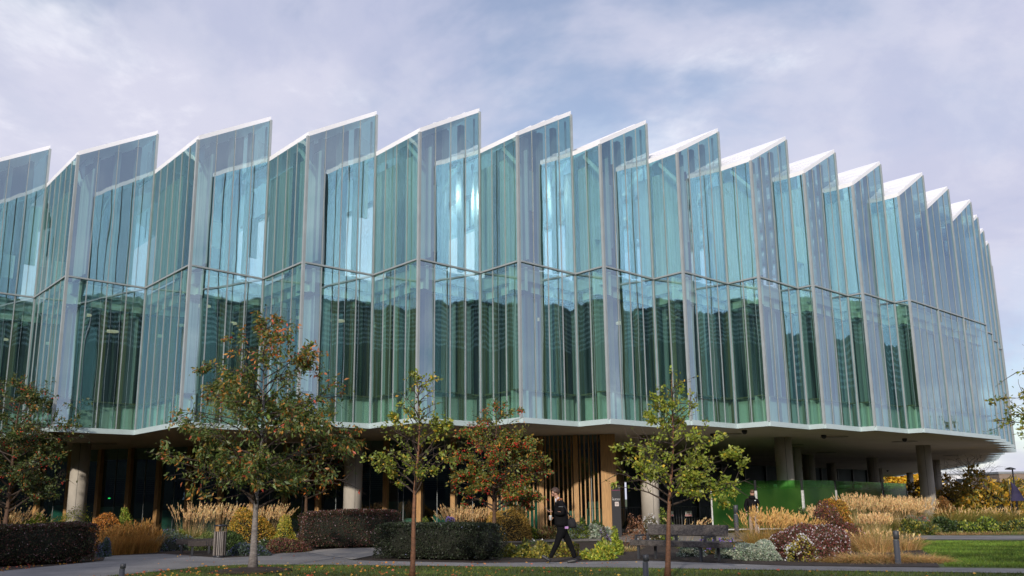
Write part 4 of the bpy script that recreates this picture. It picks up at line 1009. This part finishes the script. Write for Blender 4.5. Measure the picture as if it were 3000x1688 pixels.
# green glass screens
def screen_mat():
    m = bpy.data.materials.new('green_frosted_glass'); t = nodes(m); N = t.nodes; Lk = t.links
    o = N.new('ShaderNodeOutputMaterial'); g = N.new('ShaderNodeNewGeometry'); s = N.new('ShaderNodeSeparateXYZ'); Lk.new(g.outputs['Position'], s.inputs[0])
    mr = N.new('ShaderNodeMapRange'); mr.inputs[1].default_value = 1.8; mr.inputs[2].default_value = 2.12; mr.inputs[3].default_value = .74; mr.inputs[4].default_value = .12
    Lk.new(s.outputs[2], mr.inputs[0])
    tr = N.new('ShaderNodeBsdfTransparent'); tr.inputs[0].default_value = (.42, .82, .40, 1)
    d = N.new('ShaderNodeBsdfDiffuse'); d.inputs[0].default_value = (.035, .16, .028, 1)
    tl = N.new('ShaderNodeBsdfTranslucent'); tl.inputs[0].default_value = (.14, .46, .06, 1)
    m1 = N.new('ShaderNodeMixShader'); m1.inputs[0].default_value = .5; Lk.new(d.outputs[0], m1.inputs[1]); Lk.new(tl.outputs[0], m1.inputs[2])
    nz = N.new('ShaderNodeTexNoise'); nz.inputs['Scale'].default_value = .9; nz.inputs['Detail'].default_value = 3; Lk.new(g.outputs['Position'], nz.inputs['Vector'])
    cr_ = N.new('ShaderNodeValToRGB'); Lk.new(nz.outputs['Fac'], cr_.inputs[0]); cr_.color_ramp.elements[0].position = .35; cr_.color_ramp.elements[0].color = (.024, .085, .022, 1); cr_.color_ramp.elements[1].position = .7; cr_.color_ramp.elements[1].color = (.09, .20, .045, 1)
    Lk.new(cr_.outputs[0], d.inputs[0])
    m2 = N.new('ShaderNodeMixShader'); Lk.new(mr.outputs[0], m2.inputs[0]); Lk.new(tr.outputs[0], m2.inputs[1]); Lk.new(m1.outputs[0], m2.inputs[2])
    gl = N.new('ShaderNodeBsdfGlossy'); gl.inputs['Roughness'].default_value = .12; fr = N.new('ShaderNodeFresnel'); fr.inputs[0].default_value = 1.5
    m3 = N.new('ShaderNodeMixShader'); mu = N.new('ShaderNodeMath'); mu.operation = 'MULTIPLY'; mu.inputs[1].default_value = .35; Lk.new(fr.outputs[0], mu.inputs[0]); Lk.new(mu.outputs[0], m3.inputs[0]); Lk.new(m2.outputs[0], m3.inputs[1]); Lk.new(gl.outputs[0], m3.inputs[2])
    Lk.new(m3.outputs[0], o.inputs[0]); return m
GREENG = screen_mat()
GALV = mat('white_galvanised_post', (.55, .56, .55), .5, .25, 12)
SCR = [(2086, 2216, 42.2, 42.4), (2219, 2353, 42.4, 42.8), (2357, 2452, 43, 45.5), (2455, 2590, 46, 54), (2594, 2662, 55, 60)]
SLAB = ['green frosted glass screen behind the standing man, next to the railing', 'green frosted glass screen in front of the lit column, right of the standing man', 'green glass screen behind the olive-orange dome', 'dark green glass screen behind the reed bed', 'far dark green glass screen before the golden tree']
for (x0, x1, Y0, Y1), lab in zip(SCR, SLAB):
    a = PX(x0, 1500, Y0); b = PX(x1, 1500, Y1); a.z = b.z = 0; d = (b-a); L = d.length; d.normalize()
    e = empty('glass_screen', (a+b)/2); tag(e, lab, 'glass screen', 'green glass screens')
    n = Vector((-d.y, d.x, 0)); hh = 2.06
    mb = MB(); c = (a+b)/2; mb.box((c.x, c.y, .2+hh/2), (L-.08, .018, hh-.04), (d.x, d.y)); mb.build('glass', GREENG, e)
    cube('bottom_rail', (c.x, c.y, .17), (L, .05, .05), GALV, e, d)
    for q in (a, b):
        cube('post', (q.x, q.y, .9), (.06, .06, 1.8), GALV if Y0 < 50 else DARKM, e, d)
        cube('upper_post', (q.x, q.y, 2.02), (.025, .03, .46), DARKM, e, d)

# street lamp and purple flag on the right
p = PX(2974, 1440, 56); p.z = 0; top = PX(2972, 1374, 56).z
e = empty('street_lamp', p); tag(e, 'black street lamp with flat disc head above the autumn bushes', 'street lamp')
mb = MB(); mb.tube([p, p+Vector((0, 0, top))], [.06, .04], 10); mb.build('pole', BLACK, e, True)
mb = MB(); mb.lathe(p+Vector((-.12, 0, top-.05)), [(.05, 0), (.28, .02), (.30, .06), (.12, .13), (.03, .15)], 18); mb.build('lamp_head', BLACK, e, True)
p = PX(2975, 1440, 48); p.z = 0
FLAGM = mat('purple_cloth', (.022, .018, .055), .8, .2)
e = empty('banner_flag', p); tag(e, 'dark purple sail banner among the bushes below the street lamp', 'banner')
zt, zb_ = PX(2962, 1412, 48).z, PX(2962, 1468, 48).z
mb = MB(); x0, x1 = PX(2960, 1440, 48).x, PX(3004, 1440, 48).x; V = []
for i in range(9):
    t = i/8; V += [(x0+(x1-x0)*.1*math.sin(t*3), 48+.06*math.sin(t*5), zb_+(zt-zb_)*t), (x0+.05+(x1-x0)*(1-t)**.8, 48+.12*math.sin(t*4+1), zb_+(zt-zb_)*t*.98)]
    V += [(V[-2][0], V[-2][1]+.012, V[-2][2]), (V[-1][0], V[-1][1]+.012, V[-1][2])]
Fc = []
for i in range(8):
    q = 4*i; Fc += [(q, q+1, q+5, q+4), (q+3, q+2, q+6, q+7), (q, q+4, q+6, q+2), (q+1, q+3, q+7, q+5)]
mesh_obj('cloth', V, Fc, FLAGM, e, True)
mb = MB(); mb.tube([(x0-.02, 48.03, 0), (x0-.02, 48.03, zt+.1)], .018, 8); mb.build('pole', DARKM, e)

# ------------------------------------------------------------------ people
SKIN = mat('skin', (.42, .23, .16), .55, .06, 8); HAIR = mat('brown_hair', (.05, .025, .014), .6, .3, 40); CLOTH = mat('black_cloth', (.007, .007, .008), .85, .3, 20, bump=.3, bscale=30, spec=.12)
TROU = mat('black_trousers', (.006, .006, .007), .9, .3, 20, spec=.1); SHOE = mat('dark_shoe', (.02, .02, .022), .5, .2); SHIRT = mat('white_shirt', (.6, .6, .66), .7, .05)
BAGM = mat('dark_grey_bag', (.016, .016, .018), .8, .3, 12, spec=.2); TAN_ = mat('tan_leather', (.24, .09, .03), .6, .2); BEIGE = mat('beige_trousers', (.30, .22, .17), .8, .15, 15)
def skin_mesh(name, chains, m, parent, root=0, sub=2):
    """chains: list of [(pos, radius), ...]; a chain starting with an index continues from that vertex"""
    verts, rads, edges = [], [], []
    for ch in chains:
        prev = None
        for it in ch:
            if isinstance(it, int): prev = it; continue
            verts.append(tuple(it[0])); rads.append(it[1]); i = len(verts)-1
            if prev is not None: edges.append((prev, i))
            prev = i
    me = bpy.data.meshes.new(name); me.from_pydata(verts, edges, []); me.update()
    o = bpy.data.objects.new(name, me); col.objects.link(o)
    md = o.modifiers.new('skin', 'SKIN'); md.use_smooth_shade = True; md.branch_smoothing = .6
    for v, r in zip(me.skin_vertices[0].data, rads):
        v.radius = (r, r) if not isinstance(r, tuple) else r
    me.skin_vertices[0].data[root].use_root = True
    o.modifiers.new('sub', 'SUBSURF').levels = sub; o.modifiers['sub'].render_levels = sub
    nm = bpy.data.meshes.new_from_object(o.evaluated_get(bpy.context.evaluated_depsgraph_get())); bpy.data.objects.remove(o)
    nm.materials.clear(); nm.materials.append(m)
    nm.polygons.foreach_set('use_smooth', [True]*len(nm.polygons))
    r = bpy.data.objects.new(name, nm); col.objects.link(r); setpar(r, parent); return r
def ellipsoid(name, c, rx, ry, rz, m, parent, zcut=None, nu=16, nv=12, rot=None):
    V = []
    for i in range(nv+1):
        ph = math.pi*(i/nv-.5)
        for j in range(nu):
            th = 2*math.pi*j/nu; v = Vector((rx*math.cos(th)*math.cos(ph), ry*math.sin(th)*math.cos(ph), rz*math.sin(ph)))
            if zcut is not None: v.z = max(v.z, zcut(v))
            if rot: v = rot @ v
            V.append(Vector(c)+v)
    f = [(i*nu+j, i*nu+(j+1) % nu, (i+1)*nu+(j+1) % nu, (i+1)*nu+j) for i in range(nv) for j in range(nu)]
    return mesh_obj(name, V, f, m, parent, True)
def head(e, c, fwd, tilt=0, glasses=False, hairm=HAIR):
    """c: centre of the skull; fwd: facing direction"""
    f = Vector(fwd).normalized(); s = Vector((-f.y, f.x, 0)); u = Vector((0, 0, 1))
    f, u = (f*math.cos(tilt)-u*math.sin(tilt), u*math.cos(tilt)+f*math.sin(tilt))
    at = lambda a, b, d: Vector(c)+f*a+s*b+u*d
    return f, s, u, at
def hand(name, parent, wrist, d, palm_n, m=SKIN, curl=.9):
    """five separate curled fingers on a palm"""
    d = Vector(d).normalized(); n = Vector(palm_n).normalized(); s = d.cross(n).normalized()
    w = Vector(wrist); pc = w+d*.05
    ch = [[(w, .022), (pc, (.036, .018)), (w+d*.085, (.034, .016))]]
    for i, (o_, L) in enumerate(((-.030, .065), (-.010, .074), (.010, .070), (.029, .055))):
        b = w+d*.085+s*o_; k1 = b+(d*math.cos(curl*.5)+n*math.sin(curl*.5))*L*.5; k2 = k1+(d*math.cos(curl*1.6)+n*math.sin(curl*1.6))*L*.5
        ch.append([2, (b, .009), (k1, .0085), (k2, .0075)])
    t0 = w+d*.03-s*.032; ch.append([1, (t0, .011), (t0+(d*.6-s*.5+n*.5).normalized()*.035, .010), (t0+(d*.75-s*.2+n*.9).normalized()*.062, .008)])
    return skin_mesh(name, ch, m, parent, 1, 1)

# walking man with phone and cup
WX = G(1645, 1652); wy = 24.0; e = empty('person', (PX(1643, 1650, wy).x, wy, 0.012))
tag(e, 'man in black jacket walking with phone, cup and dark shoulder bag', 'person')
def J(x, y, side=0.):     # zoomed photo coordinates -> local (he walks towards -X)
    return Vector((e.location.x+(x-430)/622, wy+side, .012+max(0, (1325-y)/622)))
hc = J(362, 283)
body = skin_mesh('body', [
    [(J(462, 770), .05), (J(458, 650), .09), (J(445, 500), .13), (J(430, 405), .10), (J(402, 352), .052), (J(385, 325), .052), (J(368, 300), (.078, .07)), (J(357, 268), (.094, .078)), (J(358, 238), (.080, .07)), (J(360, 222), (.045, .04))],
    [7, (J(335, 305), .05), (J(328, 330), .036)], [3, (J(440, 410, -.17), .05), (J(470, 580, -.21), .04), (J(350, 565, -.16), .03)],
    [3, (J(435, 410, .17), .05), (J(450, 590, .21), .04), (J(355, 650, .12), .03)],
    [0, (J(440, 840, -.06), .035), (J(372, 1035, -.08), .03), (J(275, 1235, -.08), .025)], [0, (J(480, 840, .06), .035), (J(575, 1030, .08), .03), (J(645, 1255, .08), .025)]], SKIN, e)
mb = MB(); mb.tube([J(323, 285, 0), J(313, 303, 0), J(320, 310, 0)], [.008, .016, .012], 6); mb.build('nose', SKIN, body, True)
mb = MB(); mb.box(J(322, 326, 0), (.012, .045, .007)); mb.build('lips', mat('lips', (.30, .12, .10), .5, .05), body)
for sd in (-.076, .078):
    ellipsoid('ear', J(366, 297, sd), .020, .008, .030, SKIN, body, nu=8, nv=6)
    ellipsoid('eye', J(323, 287, sd*.42), .010, .012, .008, BLACK, body, nu=8, nv=6)
hairo = ellipsoid('hair', J(368, 258), .112, .088, .108, HAIR, e, zcut=lambda v: -.085 if v.x > .045 else (-.02 if v.x > -.04 else .018+.5*(-.04-v.x)), nu=20, nv=14)
gl = MB()
for sd in (-.036, .036): gl.tube([J(316, 280, sd)+Vector((0, math.cos(a)*.022, math.sin(a)*.016)) for a in np.linspace(0, 6.283, 11)], .003, 5)
for sd in (-.078, .078): gl.tube([J(316, 283, sd*.8), J(362, 290, sd)], .0035, 5)
gl.build('glasses', BLACK, e)
skin_mesh('jacket', [
    [(J(458, 795), (.15, .19)), (J(455, 720), (.155, .19)), (J(452, 600), (.15, .185)), (J(440, 490), (.15, .20)), (J(430, 415), (.115, .17)), (J(410, 368), (.075, .08))],
    [4, (J(442, 418, -.19), .072), (J(455, 480, -.235), .070), (J(478, 590, -.24), .062), (J(410, 592, -.21), .055), (J(338, 566, -.17), .048)],
    [4, (J(436, 418, .19), .072), (J(448, 480, .235), .070), (J(462, 605, .24), .062), (J(415, 640, .18), .055), (J(350, 650, .12), .048)]], CLOTH, e)
skin_mesh('trousers', [
    [(J(460, 755), (.14, .175)), (J(458, 830), (.135, .165))], [1, (J(435, 880, -.09), .11), (J(372, 1040, -.085), .075), (J(318, 1150, -.08), .062), (J(268, 1240, -.08), .056)],
    [1, (J(490, 880, .09), .11), (J(575, 1035, .085), .08), (J(620, 1150, .08), .062), (J(645, 1258, .08), .056)]], TROU, e)
mb = MB(); skin_mesh('shoe', [[(J(285, 1285, -.08), (.045, .042)), (J(240, 1268, -.08), (.05, .045)), (J(185, 1232, -.08), (.042, .045)), (J(140, 1208, -.08), (.026, .036))]], SHOE, e, 0, 2)
skin_mesh('shoe', [[(J(685, 1296, .08), (.044, .042)), (J(640, 1292, .08), (.05, .045)), (J(580, 1303, .08), (.035, .045)), (J(525, 1310, .08), (.022, .036))]], SHOE, e, 0, 2)
hand('hand', e, J(318, 553, -.16), (-1, 0, -.1), (0, .3, .9)); hand('hand', e, J(335, 652, .10), (-1, -.2, 0), (-.1, -1, 0))
mb = MB(); mb.tube([J(410, 362, 0)+Vector((0, math.sin(a)*.075, math.cos(a)*.02)) for a in np.linspace(0, 6.283, 11)], .018, 6); mb.box(J(372, 388, -.03), (.03, .10, .09)); mb.build('shirt_collar', SHIRT, e, True)
mb = MB(); q = J(232, 517, -.16); R3 = Matrix.Rotation(R_(38), 3, 'Y'); k0 = [R3 @ Vector((a[0]*.145, a[1]*.07, a[2]*.010)) for a in CV]; mb.v = [q+v for v in k0]; mb.f = list(CF)
ph = mb.build('phone', DARKM); tag(ph, 'dark smartphone held by the walking man', 'phone')
mb = MB(); q = J(290, 668, .07); mb.lathe(q, [(.028, -.03), (.036, .065), (.039, .067), (.038, .08), (.03, .085)], 14); cup = mb.build('coffee_cup', WHITE, None, True); tag(cup, 'small white takeaway cup in the walking man\'s hand', 'cup')
bg_ = empty('shoulder_bag', J(620, 850)); tag(bg_, 'dark grey shoulder bag hanging behind the walking man', 'bag')
bag = skin_mesh('pouch', [[(J(590, 650, -.2), (.03, .08)), (J(600, 700, -.2), (.09, .11)), (J(612, 760, -.2), (.135, .12)), (J(615, 810, -.2), (.12, .11))]], BAGM, bg_, 0, 2)
mb = MB(); mb.tube([J(590, 655, -.22), J(520, 520, -.27), J(450, 405, -.21), J(420, 365, -.08), J(440, 380, .05), J(520, 500, .12), J(590, 640, -.1)], .014, 5); mb.build('strap', BAGM, bg_, True)
mb = MB(); mb.tube([J(470, 372, -.19), J(430, 372, -.16), J(395, 392, -.12)], .022, 6); mb.tube([J(570, 640, -.24), J(590, 622, -.24), J(600, 640, -.24)], .014, 6); mb.build('leather_patch', TAN_, bg_, True)
cube('pass_card', J(523, 795, -.22), (.085, .005, .055), mat('violet_card', (.35, .18, .42), .5, .3, 30), e)
text('lettering', 'AstraZeneca', .022, J(405, 487, -.318), FRAME, e)
# standing man seen from behind
sy = 38.5; p = PX(2208, 1550, sy); e2 = empty('person', (p.x, sy, .02)); tag(e2, 'man in black hooded jacket and beige trousers standing before the green screens', 'person')
def K(x, z, side=0.): return Vector((p.x+x, sy+side, z+.02))
skin_mesh('body', [[(K(0, .95), .11), (K(0, 1.2), .12), (K(0, 1.45), .10), (K(.02, 1.53), .055), (K(.03, 1.60), (.065, .075)), (K(.04, 1.67), (.082, .092)), (K(.04, 1.74), (.07, .08)), (K(.04, 1.785), (.03, .035))],
    [2, (K(-.19, 1.42), .05), (K(-.25, 1.15), .04), (K(-.24, .92, -.04), .03)], [2, (K(.19, 1.42), .05), (K(.24, 1.18, .08), .04), (K(.12, 1.25, .25), .03)],
    [0, (K(-.09, .85), .07), (K(-.1, .5), .05), (K(-.1, .09), .036)], [0, (K(.09, .85), .07), (K(.1, .5), .05), (K(.1, .09), .036)]], SKIN, e2)
ellipsoid('hair', K(.035, 1.715, -.015), .085, .098, .092, mat('short_brown_hair', (.10, .055, .03), .6, .3, 40), e2, zcut=lambda v: -.05 if v.y < 0 else .03, nu=18, nv=12)
for sd in (-1, 1): ellipsoid('ear', K(.04+sd*.085, 1.66), .010, .018, .03, SKIN, e2, nu=8, nv=6)
skin_mesh('jacket', [[(K(0, .84), (.20, .15)), (K(0, 1.05), (.21, .16)), (K(0, 1.28), (.215, .16)), (K(0, 1.42), (.17, .13)), (K(.01, 1.51), (.10, .10))],
    [3, (K(-.2, 1.40), .085), (K(-.27, 1.16), .075), (K(-.255, .95, -.03), .062)], [3, (K(.2, 1.40), .085), (K(.27, 1.2, .06), .075), (K(.15, 1.22, .22), .06)]], CLOTH, e2)
ellipsoid('hood', K(0, 1.50, -.06), .14, .11, .085, CLOTH, e2)
skin_mesh('trousers', [[(K(0, .90), (.165, .13)), (K(0, .80), (.155, .12))], [1, (K(-.09, .74), .10), (K(-.1, .45), .082), (K(-.1, .08), .07)], [1, (K(.09, .74), .10), (K(.1, .45), .082), (K(.1, .08), .07)]], BEIGE, e2)
for sd in (-.1, .1): skin_mesh('shoe', [[(K(sd, .045, -.05), .045), (K(sd, .04, .08), .042), (K(sd, .035, .17), .03)]], SHOE, e2, 0, 2)
hand('hand', e2, K(-.245, .90, -.04), (0, 0, -1), (1, 0, 0)); hand('hand', e2, K(.10, 1.25, .27), (-.6, .5, .3), (0, -.4, .8))
cube('emblem', K(.09, 1.38, -.172), (.05, .004, .03), WHITE, e2)

# ------------------------------------------------------------------ far and opposite surroundings
WHB = mat('white_cladding', (.62, .62, .63), .6, .06, .3); GRB = mat('grey_cladding', (.20, .21, .22), .6, .12, .4); DKB = mat('dark_green_cladding', (.05, .065, .05), .7, .35, .25); WINB = mat('far_window', (.03, .036, .045), .25, .2, .3, spec=.3)
BRB = mat('pale_brick', (.20, .15, .115), .85, .2, 2)
LOUV = mat('white_louvre', (.85, .85, .83), .6, .03)
def block(name, lab, c, size, ax, m, rows, cols_, wall_side=-1, wm=WINB, bands=None, bandm=WHB):
    c = Vector(c); a = Vector((ax[0], ax[1], 0)).normalized(); n = Vector((-a.y, a.x, 0))*wall_side
    e = empty(name, c); tag(e, lab, 'building')
    cube('wall', (c.x, c.y, size[2]/2), size, m, e, a)
    cube('roof', (c.x, c.y, size[2]+.2), (size[0]+.3, size[1]+.3, .4), GRB, e, a)
    sx, sz = size[0]/cols_, size[2]/(rows+.4)
    for i in range(rows):
        if bands and i == rows-1:
            for b in range(bands):
                q = c+n*(size[1]/2+.1); cube('sunshade', (q.x, q.y, size[2]-.6-b*.8), (size[0]*.97, .4, .3), LOUV, e, a)
        for j in range(cols_):
            q = c+a*(-size[0]/2+(j+.5)*sx)+n*(size[1]/2+.02); cube('window', (q.x, q.y, sz*(i+.65)), (sx*.62, .08, sz*.55), wm, e, a)
# visible beyond the right end of the building
w1 = PX(2920, 1420, 240); block('white_building', 'long white building far behind the bare tree on the right', (w1.x, 245, 0), (70, 14, PX(2860, 1392, 240).z), (1, 0), WHB, 3, 18, -1)
w2 = PX(2990, 1420, 190); block('pale_building', 'low pale building behind the street lamp', (w2.x+8, 194, 0), (26, 12, PX(2990, 1388, 190).z), (1, 0), BRB, 2, 9, -1)
w3 = PX(2440, 1420, 300); block('grey_building', 'distant grey building seen under the soffit', (w3.x, 305, 0), (60, 14, 9), (1, 0), GRB, 2, 14, -1)
# across the lawn, mirrored in the facade and shading the foreground
block('laboratory_block', 'dark laboratory block with white sunshades mirrored in the right half of the facade', (-55, -37, 0), (62, 18, 20), (1, 0), DKB, 4, 14, 1, bands=7)
block('tower_block', 'tall dark block with white louvre lines at its top mirrored in the short glass faces', (-3, -89, 0), (96, 18, 33), (1, 0), DKB, 7, 18, 1, bands=9)
block('added_west_block', 'added unseen dark block left of the lawn that darkens the ground floor glazing', (-78, 6, 0), (60, 14, 15), (0, 1), DKB, 3, 12, -1)  # added out of view so the ground floor glass mirrors something dark
block('low_block', 'low grey block mirrored in the left glass faces', (72, -66, 0), (40, 14, 12), (1, .2), GRB, 3, 10, 1)
for i, (x, y, h, pal) in enumerate(((53, 52, 7, [(.10, .10, .02), (.2, .14, .02)]), (57, 60, 8, [(.07, .09, .02), (.14, .12, .02)]), (62, 67, 7.5, [(.22, .15, .02), (.1, .1, .02)]), (66, 74, 8, [(.06, .08, .02)]), (49, 44, 7, [(.06, .08, .02), (.12, .1, .02)]))):
    tree('lawn_tree', ['olive tree', 'dark green tree', 'yellowing tree', 'deep green tree', 'green tree'][i]+' beyond the right edge mirrored low in the glass corner', (x, y, 0), h, [(1.6, 1.8, 1.8), (3, 3, 3), (h*.65, 2.6, 2.6), (h*.95, .6, .6)], .16, BARK, pal, None, .3, 1300, nb=24, rise=1.2, seed=70+i, wid=.7)
